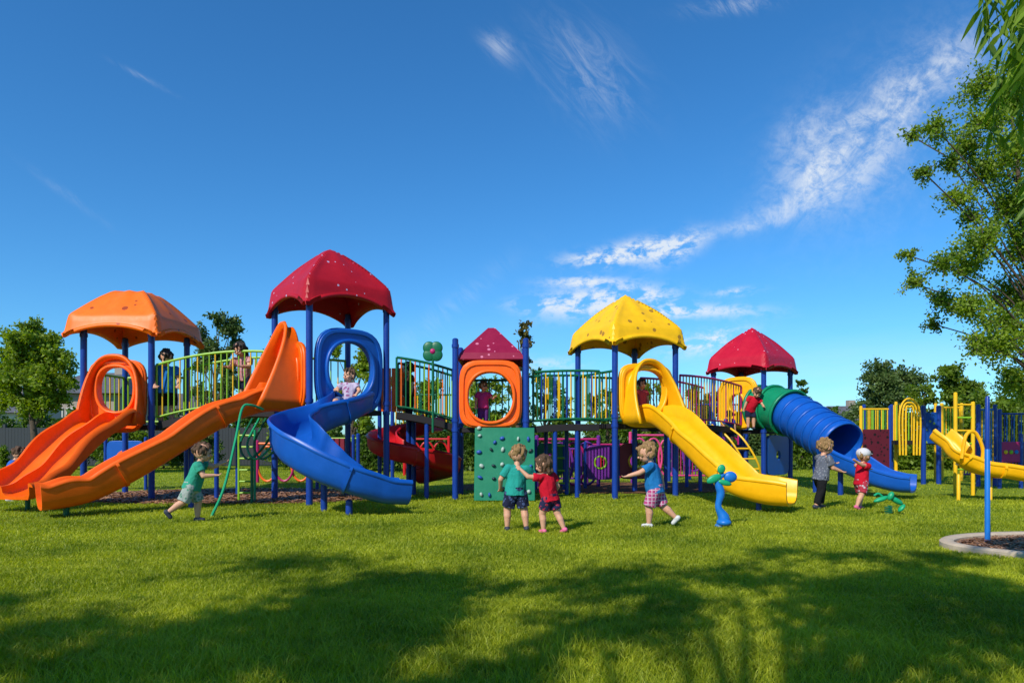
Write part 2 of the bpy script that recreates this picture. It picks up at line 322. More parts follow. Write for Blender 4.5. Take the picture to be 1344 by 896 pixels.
auto('small_tree',1318,515,580,90,22,'dense dark green tree low at the right edge',LF0,.13,14)
auto('small_tree',1215,505,575,50,26,'rounded green tree behind the blue posts at right',LF0,.15,9)
auto('small_tree',862,505,570,50,26,'green tree behind the yellow roofed tower',LF2,.15,8)
auto('small_tree',925,515,570,50,30,'distant green tree left of the crimson roof',LF3,.15,8)
auto('small_tree',795,520,580,60,30,'distant green tree between the straight bridge and yellow roof',LF0,.15,8)
def shade(x,y,z0,z1,r,label,n=13,perm=900):
    cs=[]
    for i in range(n):
        a=random.uniform(0,6.28); q=random.uniform(.1,1)*r; cs.append((x+cos(a)*q,y+sin(a)*q*.5,random.uniform(z0,z1),r*random.uniform(.20,.32)))
    tree('shade_tree',(x,y,0),label,cs,.14,perm,LF1,.14,tw=9)
shade(-8.6,-2.0,4.6,6.6,2.0,'shade tree behind the camera, farthest to the left',16)
shade(-5.3,-1.9,4.8,7.6,2.1,'shade tree behind the camera, second from the left',24)
shade(-2.2,-1.8,4.9,8.0,2.1,'shade tree standing just behind the camera',28)
shade(.9,-2.2,5.0,8.1,2.1,'shade tree behind the camera, farthest to the right',25)
root=thing('willow_tree',(4.9,3.9,0),'willow whose narrow leaves hang into the upper right corner','tree','trees around the playground')
t=MB(); t.tube(cr([(4.9,3.9,-.1),(4.85,3.9,1.6),(4.7,3.85,3.0),(4.8,3.9,4.6)],5),[.17]*4+[.15]*4+[.12]*4+[.09]*4,9)
LV=[];TW=MB()
def lance(p,d,L,w):
    sd=d.cross(V((random.gauss(0,1),random.gauss(0,1),random.gauss(0,1)))).normalized()
    for q,ww in((0,.1),(.3,1),(.65,.75),(1,.03)): c=p+d*L*q+V((0,0,-L*.12*q*q)); LV.append(c-sd*w*ww/2); LV.append(c+sd*w*ww/2)
br=[((4.7,3.85,3.6),(3.5,3.75,3.95),(2.50,3.65,3.62)),((4.7,3.85,3.4),(3.6,3.6,3.75),(2.58,3.45,3.48)),((4.7,3.85,3.2),(3.6,4.0,3.5),(2.9,4.0,3.3)),((4.7,3.85,2.9),(3.6,4.0,2.9),(3.02,3.95,2.7)),((4.7,3.85,3.5),(3.5,3.7,3.7),(2.7,3.6,3.4))]
for bi,(a,b,c) in enumerate(br):
    lp=cr([a,b,c],9); t.tube(lp,[.022*(1-.85*i/(len(lp)-1))+.003 for i in range(len(lp))],6)
    for i in range(5,len(lp)):
        for k in range(2):
            p=lp[i]; L=random.uniform(.25,.6); e=p+V((random.uniform(-.16,.10),random.uniform(-.14,.14),-L)); TW.tube([p,p.lerp(e,.5)+V((random.uniform(-.03,.03),0,0)),e],[.004,.003,.0015],4,False)
            for q in range(int(L*30)):
                s=(q+1)/(L*30+1); pp=p.lerp(e,s); a_=random.uniform(0,6.28); d=V((cos(a_)*.65,sin(a_)*.65,-.7)).normalized(); lance(pp,d,random.uniform(.11,.17),.032)
t.build('trunk',BARK,root); TW.build('twigs',LFW,root); F=[]
for i in range(len(LV)//8):
    for k in range(3): b=i*8+k*2; F.append((b,b+1,b+3,b+2))
fast('crown',[tuple(p) for p in LV],F,LFW,root)
# ------------------------------------------------------------ background
def hedge(x0,x1,Y,h,label,mat,n,dy=1.2,leaf=.28,group='hedges at the far edge'):
    x=rng.uniform(x0,x1,n); hh=h*(.75+.25*np.sin(x*.9+1)*np.sin(x*.37)+.12*np.sin(x*2.7)+.06*np.sin(x*7.3)); z=np.abs(rng.uniform(0,1,n))**.7*hh; y=Y+rng.uniform(-.5,.5,n)*dy
    v,f=leafquads(np.stack([x,y,z],1),leaf); tag(fast('hedge',v,f,mat),label,'hedge',group)
hedge(-14,8,40,2.4,'far dark hedge behind the middle of the playground',LF1,16000)
hedge(8,22,44,2.5,'far hedge between the yellow roof and the blue tube slide',LF3,12000)
hedge(20,44,46,2.8,'far low hedge behind the right hand play area',LF1,16000)
hedge(9.5,20,24,1.6,'bushy hedge behind the yellow slide at the right edge',LF0,16000,1.0,.16)
hedge(-34,-9,36,2.6,'dark hedge behind the grey fence at the left edge',LF1,18000)
hedge(-5.5,7.5,23,1.55,'mid green hedge close behind the climbing wall and bridges',LF1,20000,1.0,.15)
def shrub(px,Y,w,h,label,mat):
    cs=[(PX(px,Y)+random.uniform(-.5,.5)*w,Y+random.uniform(-.3,.3),h*random.uniform(.25,.75),h*.33) for i in range(9)]
    tree('shrub',(PX(px,Y),Y,0),label,cs,.11,3800,mat,.04,cat='shrub',group='shrubs along the left boundary',tw=8)
for i,(px,Y,w,h,m_,l_) in enumerate([(-8,25,1.2,.9,LF0,'low shrub at the left picture edge behind the young tree'),(108,24,1.6,1.3,LF1,'dark shrub right of the young tree trunk'),(150,24,1.6,1.7,LF0,'green shrub behind the double orange slide'),(215,24.5,1.5,1.5,LF2,'bright shrub below the arched bridge, left part'),(258,24,1.4,1.4,LF1,'dark shrub behind the long orange slide, middle part'),(392,24,1.6,1.7,LF0,'green shrub behind the lime ladder climber'),(440,25,1.6,1.5,LF1,'dark shrub behind the blue twisting slide')]): shrub(px,Y,w,h,l_,m_)
FEN=plastic('grey_fence_board',(.035,.042,.048),.85); WALLW=plastic('white_render',(.50,.49,.46),.85); SHING=plastic('grey_shingle',(.10,.10,.115),.85,.3,scale=3); GLASS=plastic('window_glass',(.03,.05,.07),.15,.02); TAN=plastic('tan_render',(.30,.25,.21),.85)
ft=thing('board_fence',(-17,27,0),'dark grey board fence behind the young tree at far left','fence')
for i in range(13):
    x=-22+i*.98; m=MB()
    for k in range(7): m.box((x+.45+(k-3)*.125,27,.78),(.118,.03,1.48))
    m.build('fence_panel',FEN,ft,False)
    MB().box((x-.04,27.03,.83),(.1,.1,1.66)).build('fence_post',FEN,ft,False)
def house(x,y,w,d,h,rh,wm,label):
    t=thing('house',(x,y,0),label,'house'); MB().box((x,y,h/2),(w,d,h)).build('wall',wm,t,False)
    r=MB(); e=.5; r.add([(x-w/2-e,y-d/2-e,h+.02),(x+w/2+e,y-d/2-e,h+.02),(x+w/2+e,y+d/2+e,h+.02),(x-w/2-e,y+d/2+e,h+.02),(x-w/2+1,y,h+rh),(x+w/2-1,y,h+rh)],[(0,1,5,4),(2,3,4,5),(1,2,5),(3,0,4),(3,2,1,0)]); ro=r.build('roof',SHING,t,False)
    MB().box((x+w*.2,y,h+rh),(.7,.7,1.2)).build('chimney',TAN,ro,False)
    for i in range(3):
        f=MB().box((x-w*.3+i*w*.3,y-d/2-.03,h*.62),(1.3,.08,1.2)).build('window',WALLW,t,False); MB().box((x-w*.3+i*w*.3,y-d/2-.08,h*.62),(1.1,.04,1.0)).build('pane',GLASS,f,False)
house(PX(1104,72),72,5,6,2.9,1.6,WALLW,'white house with grey roof far behind the blue tube slide')
house(PX(142,48),48,5,7,4.0,1.7,TAN,'tan house with grey shingle roof behind the orange tower')
house(PX(232,58),58,6,7,3.4,1.5,TAN,'tan house with grey roof behind the arched bridge')
house(PX(5,55),55,7,7,3.0,1.5,WALLW,'white house with grey roof beyond the fence at far left')
# ------------------------------------------------------------ play structures
def post(m,x,y,z0,z1,r=.055):
    m.tube([(x,y,z0),(x,y,z1),(x,y,z1+.02)],[r,r,r*.5],16)
def roofmesh(cx,cy,side,zb,H,rot,sk=.34,arch=.16,N=52,ridge=.04,bow=.04,top=.0):
    m=MB(); M=Matrix.Rotation(rot,3,'Z'); vs=[];fs=[]
    def mp(t): return math.copysign(1-(1-abs(t))**1.7,t)
    def sm(a,b,x): x=max(0,min(1,(x-a)/(b-a))); return x*x*(3-2*x)
    for i in range(N+1):
        for j in range(N+1):
            u=mp(-1+2*i/N); v=mp(-1+2*j/N); au,av=abs(u),abs(v); r=max(au,av); mn=min(au,av); q=mn/max(r,1e-4)
            tl=min(1,r/.90)
            if top>0: slope=1-sm(0,1,max(0,(tl-top*.45)/(1-top*.45)))*.0-max(0,(tl-top*.45)/(1-top*.45))*.88-min(1,tl/(top*.45+1e-6))*.12
            else: slope=1-tl
            slope+=bow*sin(PI*tl)
            z=H*(1-sk)*max(0,slope)
            z+=ridge*math.exp(-((1-q)/.10)**2)*min(1,r*2)*(1-sm(.92,1,r))
            z+=.035*math.exp(-((q-.0)/.30)**2)*sin(PI*min(1,r/.95))
            z+=H*sk*(1-sm(.90,1.0,r))
            z+=arch*math.cos(min(1,q*1.12)*PI/2)**.7*sm(.93,1.0,r)
            w_=1-.02*(1-q)*sm(.6,1,r)-.025*sm(.85,1,q)*sm(.5,1,r)+.035*sm(.97,1,r)
            p=M@V((u*side/2*w_,v*side/2*w_,0)); vs.append((cx+p.x,cy+p.y,zb+z))
    for i in range(N):
        for j in range(N): a=i*(N+1)+j; fs.append((a,a+N+1,a+N+2,a+1))
    m.add(vs,fs); return m
class Tower:
    def __init__(s,label,cx,cy,side,rot,deck,ztop,postmat=NAVY):
        s.t=thing('play_tower',(cx,cy,0),label,'play tower','roofed play towers'); s.c=V((cx,cy,0)); s.side=side; s.rot=rot; s.deck=deck; s.ztop=ztop
        s.cn=[s.c+Matrix.Rotation(rot+k*PI/2,3,'Z')@V((side/2,-side/2,0)) for k in range(4)]
        for p in s.cn:
            m=MB(); post(m,p.x,p.y,-.05,ztop); po=m.build('post',postmat,s.t)
            for z in(deck-.05,deck+.12,ztop-.12): q=MB(); q.tube([(p.x,p.y,z-.03),(p.x,p.y,z+.03)],.066,16); q.build('clamp',postmat,po)
        m=MB(); m.box((cx,cy,deck-.05),(side-.13,side-.13,.09),rot); d=m.build('deck',DECK,s.t,False,bevel=.01)
    def frame(s,k):
        a,b=s.cn[k],s.cn[(k+1)%4]; o=(a+b)/2; N_=(o-s.c).normalized(); A=(b-a).normalized()
        return (V((o.x,o.y,0)),A,N_)
    def roof(s,mat,over,zb,H,**k):
        return roofmesh(s.c.x,s.c.y,s.side+over,zb,H,s.rot,**k).build('roof',mat,s.t,sol=.07,ang=24)
    def panel(s,k,mat,hw,z0,z1,hc,ihw,iup,idn,p_o=7,p_i=2.2,d=.07,name='panel',lip=True):
        fr=s.frame(k); o=polar(hw,z1-hc,hc-z0,p_o,c=(0,hc)); i=polar(ihw,iup,idn,p_i,c=(0,hc)); m=MB(); m.ring(o,i,fr,-d/2,d/2)
        pn=m.build(name,mat,s.t,bevel=.02)
        if lip:
            m=MB(); i2=polar(ihw+.05,iup+.05,idn+.05,p_i,c=(0,hc)); m.ring(i2,polar(ihw-.004,iup-.004,idn-.004,p_i,c=(0,hc)),fr,-d/2-.04,d/2+.06); m.build('rim',mat,pn,bevel=.018)
            m=MB(); m.ring(polar(hw-.03,z1-hc-.03,hc-z0-.03,p_o,c=(0,hc)),polar(hw-.09,z1-hc-.09,hc-z0-.09,p_o,c=(0,hc)),fr,-d/2-.02,d/2+.025); m.build('raised_border',mat,pn,bevel=.01)
        return pn
    def barrier(s,k,h,n,rail,bars):
        o,A,N_=s.frame(k); hw=s.side/2-.06; a=o-A*hw+V((0,0,s.deck)); b=o+A*hw+V((0,0,s.deck)); railing(s.t,a,b,0,h,n,rail,bars,.08)
def railing(par,P0,P1,arc,h,bars,railmat,barmats,z0=.1):
    n=12; bot=[];top=[]
    for i in range(n+1):
        t=i/n; p=P0.lerp(P1,t)+V((0,0,arc*4*t*(1-t))); bot.append(p+V((0,0,z0))); top.append(p+V((0,0,h)))
    m=MB(); m.tube(bot,.018,8); m.tube(top,.024,8)
    for e in(0,n): m.tube([bot[e],top[e]],.02,8)
    r=m.build('railing',railmat,par)
    for i in range(1,bars):
        t=i/bars; p=P0.lerp(P1,t)+V((0,0,arc*4*t*(1-t))); MB().tube([p+V((0,0,z0)),p+V((0,0,h))],.0125,7).build('baluster',barmats[i%len(barmats)],r)
def hood(fr,z0,w,h,dt,db,mat,parent,name='hood',n=30,q=10,p=2.6,back=.0,e=1.5,lift=.05):
    o,A,Nn=fr; vs=[];fs=[]
    for i in range(n+1):
        s=i/n; a=PI*(1-s)
        x=w*math.copysign(abs(cos(a))**(2/p),cos(a)); z=h*abs(sin(a))**(2/p)
        k=(1-z/h); D=dt+(db-dt)*(k**e)
        for j in range(q+1):
            t=j/q; fl=1+.05*t*t; vs.append(o+A*x*fl+Nn*(back+(D-back)*t)+V((0,0,z0+z*fl-.06*t*(z/h)+lift*max(0,t-.75)*4*(z/h))))
    for i in range(n):
        for j in range(q): b=i*(q+1)+j; fs.append((b,b+q+1,b+q+2,b+1))
    m=MB(); m.add(vs,fs); return m.build(name,mat,parent,sol=.05,ang=60)
def uprof(w,h,t=.035,lip=.05,n=11):
    inn=[];out=[]
    for k in range(n):
        a=PI*k/(n-1); c=cos(a); x=-(w/2)*math.copysign(abs(c)**.55,c); z=h*(1-abs(sin(a))**.55); inn.append((x,z)); out.append((x*(1+2*t/w),z-t))
    inn=[(-w/2-lip,h-.01),(-w/2-lip*.4,h+.02)]+inn+[(w/2+lip*.4,h+.02),(w/2+lip,h-.01)]
    out=[(-w/2-lip,h-.04),(-w/2-lip*.8,h-.05)]+out+[(w/2+lip*.8,h-.05),(w/2+lip,h-.04)]
    return out,inn
def support(t,x,y,z,r,mat): m=MB(); post(m,x,y,-.05,z,r); m.build('support',mat,t)
def slide(label,pts,w,hf,mat,n=7,fl=(.33,.62)):
    path=cr(pts,n); t=thing('slide',(pts[-1][0],pts[-1][1],0),label,'slide','plastic slides')
    m=MB(); m.sweep(path,lambda s:uprof(w,hf(s))); ch=m.build('chute',mat,t,ang=50)
    L=len(path)
    for kk in fl:
        k=int(L*kk)
        m=MB(); a=path[k]; b=path[k+1]; d=(b-a).normalized()*.02
        def pf(s,k=k):
            o,i=uprof(w+.075,hf(k/(L-1)),.02,.03); return [(x,z-.035) for x,z in o],[(x,z-.035) for x,z in i]
        m.sweep([a-d,a+d],pf); m.build('joint_flange',mat,ch)
    return t,path
def side_toward(T,dx,dy):
    return max(range(4),key=lambda k:T.frame(k)[2].dot(V((dx,dy,0))))
# Tower A
A=Tower('tower with orange dotted roof on blue posts at far left',-7.1,12.95,1.25,R(-2),1.35,3.08)
A.roof(ROOFO,.46,2.93,.90,sk=.38,arch=.18,top=.8)
A.panel(3,ORANGE,.54,1.2,2.52,2.0,.33,.38,.42,p_o=4,p_i=2.4)
fr=A.frame(3); hood(fr,1.35,.50,1.2,.14,.40,ORANGE,A.t)
A.barrier(1,.95,8,LIME,[LIME,YST]); A.barrier(2,.95,8,LIME,[LIME,YST])
pts=[(-7.12,12.2,1.36),(-7.16,11.9,1.34),(-7.23,11.5,1.12),(-7.32,11.1,.80),(-7.40,10.75,.50),(-7.46,10.4,.30),(-7.52,10.05,.24)]
def dprof(s):
    h=.22+.03*sin(s*18); inn=[];out=[];n=9;w=.46
    for sd in(-1,1):
        for k in range(n):
            a=PI*k/(n-1);c=cos(a); inn.append((sd*.25-(w/2)*math.copysign(abs(c)**.6,c),h*(1-abs(sin(a))**.6)*(1 if sd*-c>0 else .8)))
    inn=[(-.54,h-.01),(-.50,h+.015)]+inn+[(.50,h+.015),(.54,h-.01)]
    for j,(x,z) in enumerate(inn): out.append((x*1.03,min(z,h)-.045 if abs(x)>.44 else -.04))
    return out,inn
path=cr(pts,7); t=thing('double_slide',(-7.52,10.05,0),'two-lane orange slide running from the orange roofed tower to the left edge','slide','plastic slides'); m=MB(); m.sweep(path,dprof); ch=m.build('chute',ORANGE,t)
support(t,-7.45,10.5,.22,.035,DGREEN)
# Tower B
B=Tower('tallest tower with large dark red roof on blue posts',-3.27,12.28,1.45,R(41),1.6,3.5)
B.roof(ROOFR,.22,3.30,1.16,sk=.36,arch=.24,top=.35)
kl=side_toward(B,-.75,-.65); kr=side_toward(B,.7,-.7)
fl_=B.frame(kl); B.panel(kl,ORANGE,.6,1.55,2.75,2.15,.42,.43,.5,p_o=4,p_i=2.6); hood(fl_,1.58,.46,1.42,.16,.80,ORANGE,B.t,p=2.2,e=1.15,lift=.09)
B.panel(kr,BLUE,.64,1.5,2.98,2.27,.42,.47,.47,p_o=3.4)
B.barrier(side_toward(B,-.7,.7),1.0,9,LIME,[LIME,YST])
N_=fl_[2]; o=fl_[0]
sp=[(0,1.60),(.5,1.57),(1.0,1.40),(1.55,1.08),(2.35,.56),(2.9,.27),(3.25,.17),(3.6,.14)]
pts=[(o.x+N_.x*s,o.y+N_.y*s,z) for s,z in sp]
t,path=slide('long orange wavy slide descending left from the tallest red roofed tower',pts,.56,lambda s:.30+.06*abs(sin(s*13))+(.1 if s<.12 else 0),ORANGE,9)
q=path[int(len(path)*.86)]; support(t,q.x,q.y,q.z,.04,DGREEN)
q=path[int(len(path)*.45)]; support(t,q.x,q.y,q.z-.03,.04,NAVY)
pts=[(-2.78,11.78,1.58),(-2.66,11.40,1.52),(-2.78,10.98,1.36),(-3.10,10.66,1.16),(-3.26,10.28,.96),(-3.10,9.93,.74),(-2.72,9.75,.52),(-2.28,9.76,.33),(-1.92,9.92,.20),(-1.60,10.08,.16)]
t,path=slide('twisting blue slide curling down below the tallest tower',pts,.60,lambda s:.32+.16*math.exp(-((s-.5)/.25)**2),BLUE,8,(.22,.48,.75))
support(t,-2.85,10.35,.62,.05,NAVY); support(t,-2.35,9.85,.2,.05,NAVY)
# Tower C
Ct=Tower('low tower with maroon pyramid roof and orange ring panel',-.385,12.92,1.27,0,1.3,2.88)
m=MB(); cx,cy=-.385,12.92; s_=.60; zz=2.52
m.add([(cx-s_,cy-s_,zz),(cx+s_,cy-s_,zz),(cx+s_,cy+s_,zz),(cx-s_,cy+s_,zz),(cx-s_*.9,cy-s_*.9,zz+.12),(cx+s_*.9,cy-s_*.9,zz+.12),(cx+s_*.9,cy+s_*.9,zz+.12),(cx-s_*.9,cy+s_*.9,zz+.12),(cx-.06,cy-.06,3.16),(cx+.06,cy-.06,3.16),(cx+.06,cy+.06,3.16),(cx-.06,cy+.06,3.16)],[(0,1,5,4),(1,2,6,5),(2,3,7,6),(3,0,4,7),(4,5,9,8),(5,6,10,9),(6,7,11,10),(7,4,8,11),(8,9,10,11)]); m.build('roof',ROOFM,Ct.t,sol=.04,smooth=False)
Ct.panel(3,ORANGE,.565,1.28,2.5,1.84,.40,.44,.44,p_o=4.5,d=.12)
Ct.barrier(1,.95,9,DGREEN,[LIME,DGREEN])
cw=thing('climbing_wall',(-.1,12.0,0),'green climbing wall with coloured hand holds under the orange ring','climbing wall')
m=MB(); n=10;vs=[];fs=[]
wx0,wx1=-.66,.40
for i in range(n+1):
    t_=i/n; y=11.82+.32*t_; z=.02+1.27*t_
    vs+=[(wx0,y,z),(wx1,y,z),(wx1,y+.07,z),(wx0,y+.07,z)]
for i in range(n):
    for j in range(4): fs.append((i*4+j,i*4+(j+1)%4,i*4+4+(j+1)%4,i*4+4+j))
fs+=[(0,1,2,3),(n*4,n*4+1,n*4+2,n*4+3)]
m.add(vs,fs); cwp=m.build('wall_panel',GREEN,cw,bevel=.01)
hm=[plastic('hold_dark',(.01,.03,.04)),plastic('hold_white',(.35,.45,.40)),plastic('hold_blue',(.02,.08,.35))]
for i in range(26):
    hx=wx0+.1+(i%5)*.21+random.uniform(-.05,.05); tz=(i//5+.5)/5.4+random.uniform(-.05,.05); hy=11.82+.32*tz; hz=max(.1,.05+1.25*tz)
    MB().ell((hx,hy-.012,hz),(random.uniform(.03,.05),.035,random.uniform(.02,.04)),Matrix.Rotation(random.uniform(0,3),3,'Y')).build('hand_hold',hm[random.choice((0,0,1,2))],cwp)
# Tower D
D=Tower('tower with yellow dotted roof above the yellow slide',2.21,13.3,1.35,R(24.2),1.38,2.95)
D.roof(ROOFY,.28,2.80,1.06,sk=.32,arch=.18)
kd=side_toward(D,.41,-.91); fd=D.frame(kd); D.panel(kd,YEL,.6,1.3,2.48,2.02,.40,.34,.46,p_o=4,p_i=2.3); hood(fd,1.36,.50,1.15,.16,.62,YEL,D.t,p=2.3,e=1.2)
D.barrier(side_toward(D,-.91,-.41),.95,10,DGREEN,[YST,DGREEN]); D.barrier(side_toward(D,-.41,.91),.95,10,DGREEN,[YST,NAVY])
pts=[(fd[0].x,fd[0].y,1.36),(2.72,12.35,1.34),(2.92,11.85,1.12),(3.12,11.38,.80),(3.32,10.95,.48),(3.56,10.55,.25),(3.85,10.25,.15),(4.12,10.05,.14)]
t,path=slide('yellow slide curving down to the right from the yellow roofed tower',pts,.60,lambda s:.29+.06*abs(sin(s*9)),YEL,8)
q=path[int(len(path)*.8)]; support(t,q.x,q.y,q.z,.04,NAVY)
# Tower E
E=Tower('distant tower with crimson roof beside the green and blue tube slide',5.62,16.0,1.25,R(42),1.3,2.72)
E.roof(ROOFR2,.24,2.62,1.04,sk=.30,arch=.12)
ke=side_toward(E,-.7,-.7); E.panel(ke,YEL,.5,1.3,2.5,1.9,.17,.2,.2,p_o=3.5)
kk=side_toward(E,.7,-.7); f_=E.frame(kk); m=MB(); m.ring(polar(.5,.45,.45,8,c=(0,.72)),polar(.1,.1,.1,2,c=(0,.72)),f_,-.03,.03); m.build('lower_panel',BLUE,E.t,bevel=.01)
E.barrier(side_toward(E,.7,.7),.95,8,YST,[YST,LIME])
tt=thing('tube_slide',(6.4,13.2,0),'enclosed tube slide with green top section and blue lower section','tube slide','plastic slides')
tp=cr([(5.60,15.55,1.80),(5.86,15.0,1.74),(6.08,14.4,1.52),(6.25,13.8,1.22),(6.40,13.2,.98)],8)
def shell(path,r,mat,name,par):
    m=MB(); m.tube(path,r,30,False); return m.build(name,mat,par,sol=.03,ang=60)
shell(tp[:13],.46,TUBEG,'upper_tube',tt); shell(tp[12:],.43,BLUE,'lower_tube',tt)
for k in(1,6,12): a=tp[k]; d=(tp[k+1]-tp[k-1]).normalized()*.03; m=MB(); m.tube([a-d,a+d],.50,30,False); m.build('joint_flange',TUBEG,tt,sol=.05)
for k in(15,18,21,24,27,30):
    a=tp[k]; d=(tp[k+1]-tp[k-1]).normalized()*(.03 if k in(21,) else .02); m=MB(); m.tube([a-d,a+d],.452,30,False); m.build('joint_flange',BLUE,tt,sol=.035)
m=MB(); m.sweep(cr([(6.36,13.35,.58),(6.52,12.95,.42),(6.75,12.65,.25),(7.0,12.42,.17),(7.2,12.25,.16)],6),lambda s:uprof(.60,.34-.08*s)); m.build('exit_chute',BLUE,tt)
support(tt,6.2,13.95,.9,.05,NAVY); support(tt,6.4,13.3,.6,.05,NAVY)
def bridge(label,a,b,w,arc,bars,railmat,barmats,h=.98,back=True,posts=0):
    a=V(a);b=V(b); t=thing('play_bridge',((a.x+b.x)/2,(a.y+b.y)/2,0),label,'bridge','railed play bridges'); d=(b-a); d.z=0; d.normalize(); s=V((-d.y,d.x,0))
    pth=[a.lerp(b,i/14)+V((0,0,arc*4*(i/14)*(1-i/14))) for i in range(15)]
    m=MB(); m.sweep(pth,lambda q:([(-w/2,-.12),(w/2,-.12)],[(-w/2,0),(w/2,0)])); m.build('deck',DECK,t,ang=30)
    railing(t,a-s*w/2,b-s*w/2,arc,h,bars,railmat,barmats)
    if back: railing(t,a+s*w/2,b+s*w/2,arc,h,bars,railmat,barmats)
    for k in range(posts):
        q=a.lerp(b,(k+1)/(posts+1)); support(t,q.x-s.x*w*.45,q.y-s.y*w*.45,q.z-.02,.04,NAVY); support(t,q.x+s.x*w*.45,q.y+s.y*w*.45,q.z-.02,.04,NAVY)
bridge('arched bridge with lime and yellow bars between orange and red roofs',(-6.42,12.85,1.38),(-4.25,12.75,1.6),.95,.10,20,LIME,[LIME,YST,LIME],h=1.05,posts=1)
bridge('sloping bridge with dark green rails beside the green clover',(-2.15,12.8,1.58),(-1.08,12.95,1.34),.95,.03,13,DGREEN,[LIME,OST,DGREEN],posts=1)
bridge('straight bridge with yellow and green bars left of the yellow roof',(.32,12.92,1.32),(1.55,13.1,1.36),.95,.02,16,DGREEN,[YST,DGREEN,NAVY],posts=2)
bridge('bridge with maroon rails leading back to the crimson roofed tower',(2.98,13.75,1.36),(4.85,15.75,1.3),.9,.05,22,MAGENTA,[YST,MAGENTA,YST],posts=2)
t=thing('slatted_screen',(PX(515,13.4),13.4,0),'orange slatted screen behind the dark green rails left of the clover','play screen')
m=MB()
for k in range(5): m.box((PX(517,13.4)-.2+k*.1,13.4,2.05),(.085,.05,.85))
m.build('slats',ORANGE,t,False,bevel=.01)
for k in range(2): support(t,PX(517,13.4)-.28+.56*k,13.4,2.55,.04,NAVY)
cv=thing('clover_sign',(PX(568,12.15),12.15,0),'dark green four lobed clover sign above the bridge','clover sign')
cx,cy,cz=PX(568,12.15),12.15,PZ(461,12.15); m=MB()
for a in(45,135,225,315): m.ell((cx+.09*cos(R(a)),cy,cz+.09*sin(R(a))),(.115,.03,.115))
m.build('clover_leaf',DGREEN,cv); MB().ell((cx,cy-.02,cz),(.05,.03,.05)).build('flower_centre',MAGENTA,cv); m=MB(); m.tube([(cx,cy+.01,1.2),(cx,cy+.01,cz)],.022); m.build('stem',DGREEN,cv)
pts=[]
for k in range(13):
    f=k/12; a=R(40+ f*400); rr=.55+.12*f; pts.append((-1.95+rr*cos(a),13.45+rr*sin(a),1.28-1.08*f))
t,_=slide('curling dark red spiral slide half hidden behind the blue posts',pts,.52,lambda s:.30,RED,5,(.3,.6))
support(t,-1.95,13.45,1.5,.06,NAVY)
lx,ly=PX(324,11.9),11.9; t=thing('ladder_climber',(lx,ly,0),'upright lime green ladder below the arched bridge','ladder')
for dx in(-.14,.14): m=MB(); m.tube([(lx+dx,ly,-.03),(lx+dx,ly,1.25)],.022,8); m.build('side_rail',TEALG if dx>0 else LIME,t)
for i in range(6): z=.15+i*.2; m=MB(); m.tube([(lx-.14,ly,z),(lx+.14,ly,z)],.018,8); m.build('rung',LIME,t)
t=thing('arch_climber',(PX(345,12),12,0),'dark green curved arch climber beside the lime ladder','climber')
for k in range(3):
    x=PX(348,12)+k*.12-.1; m=MB(); m.tube(cr([(x-.2,12.2,1.45),(x-.22,11.7,1.0),(x,11.5,.75),(x+.22,11.7,1.0),(x+.28,12.2,1.45)],5),.02,8); m.build('loop',[DGREEN,TEALG,DGREEN][k],t)
m=MB(); m.tube([(PX(348,12)-.05,11.52,-.05),(PX(348,12)-.05,11.52,.75)],.025); m.build('leg',DGREEN,t)
p0=V((PX(276,9.55),9.55,-.03)); p1=V((PX(318,10.7),10.7,PZ(536,10.7)))
tp_=thing('slanted_pole',(p0.x,p0.y,0),'thin teal green curved climbing pole held by a child','pole'); m=MB(); m.tube(cr([p0,p0.lerp(p1,.3)+V((.05,0,-.06)),p0.lerp(p1,.7)+V((.03,0,-.02)),p1,p1+V((.10,.1,.06)),p1+V((.22,.3,.0))],7),.02,8); m.build('bar',TEALG,tp_)
bx,by=PX(948,8.5),8.5; t=thing('leaf_stepper',(bx,by,0),'blue and green plant shaped stepper in front of the yellow slide','stepper')
m=MB(); m.tube(cr([(bx-.03,by,-.02),(bx+.02,by,.1),(bx-.05,by,.25),(bx-.02,by,.42),(bx-.06,by,.58),(bx+.02,by,.66)],5),[.075,.07,.06,.06,.07,.075,.07,.06,.05,.045,.04,.04,.04,.045,.05,.05,.05,.05,.045,.04,.04,.04,.04,.035,.03,.03][:26],12); m.build('stalk',CYAN,t)
m=MB(); m.ell((bx+.10,by,.62),(.085,.04,.07)); m.build('blue_pod',CYAN,t)
for s,(dx,dz,rx,rz,an) in enumerate([(-.11,.60,.10,.05,25),(-.02,.72,.06,.05,70),(.02,.55,.09,.035,-15)]):
    MB().ell((bx+dx,by-.03,dz),(rx,.025,rz),Matrix.Rotation(R(-an),3,'Y')).build('leaf',TEALG,t)
m=MB(); m.ell((bx+.01,by-.03,.06),(.09,.10,.05)); m.build('foot',CYAN,t)
sx,sy=PX(1166,9.9),9.9; t=thing('spring_toy',(sx,sy,0),'small bright green leafy spring toy on the grass at right','spring toy')
m=MB(); m.tube([(sx+.045*cos(a*.8),sy+.045*sin(a*.8),.005+a*.0035) for a in range(34)],.01,6); m.build('spring',DGREEN,t)
for i,(dx,dz,rx,rz,an) in enumerate([(-.10,.22,.12,.035,18),(.10,.20,.11,.04,-30),(.0,.27,.07,.04,65),(.14,.10,.07,.03,50)]):
    MB().ell((sx+dx,sy-.03*i,dz),(rx,.045,rz),Matrix.Rotation(R(-an),3,'Y')).build('leaf',TEALG,t)
m=MB(); m.tube(cr([(sx-.05,sy,.22),(sx-.14,sy,.30),(sx-.21,sy,.27)],4),.016,8); m.build('handle',TEALG,t)
px0,px1,Yp=PX(1130,15.2),PX(1168,15.2),15.2
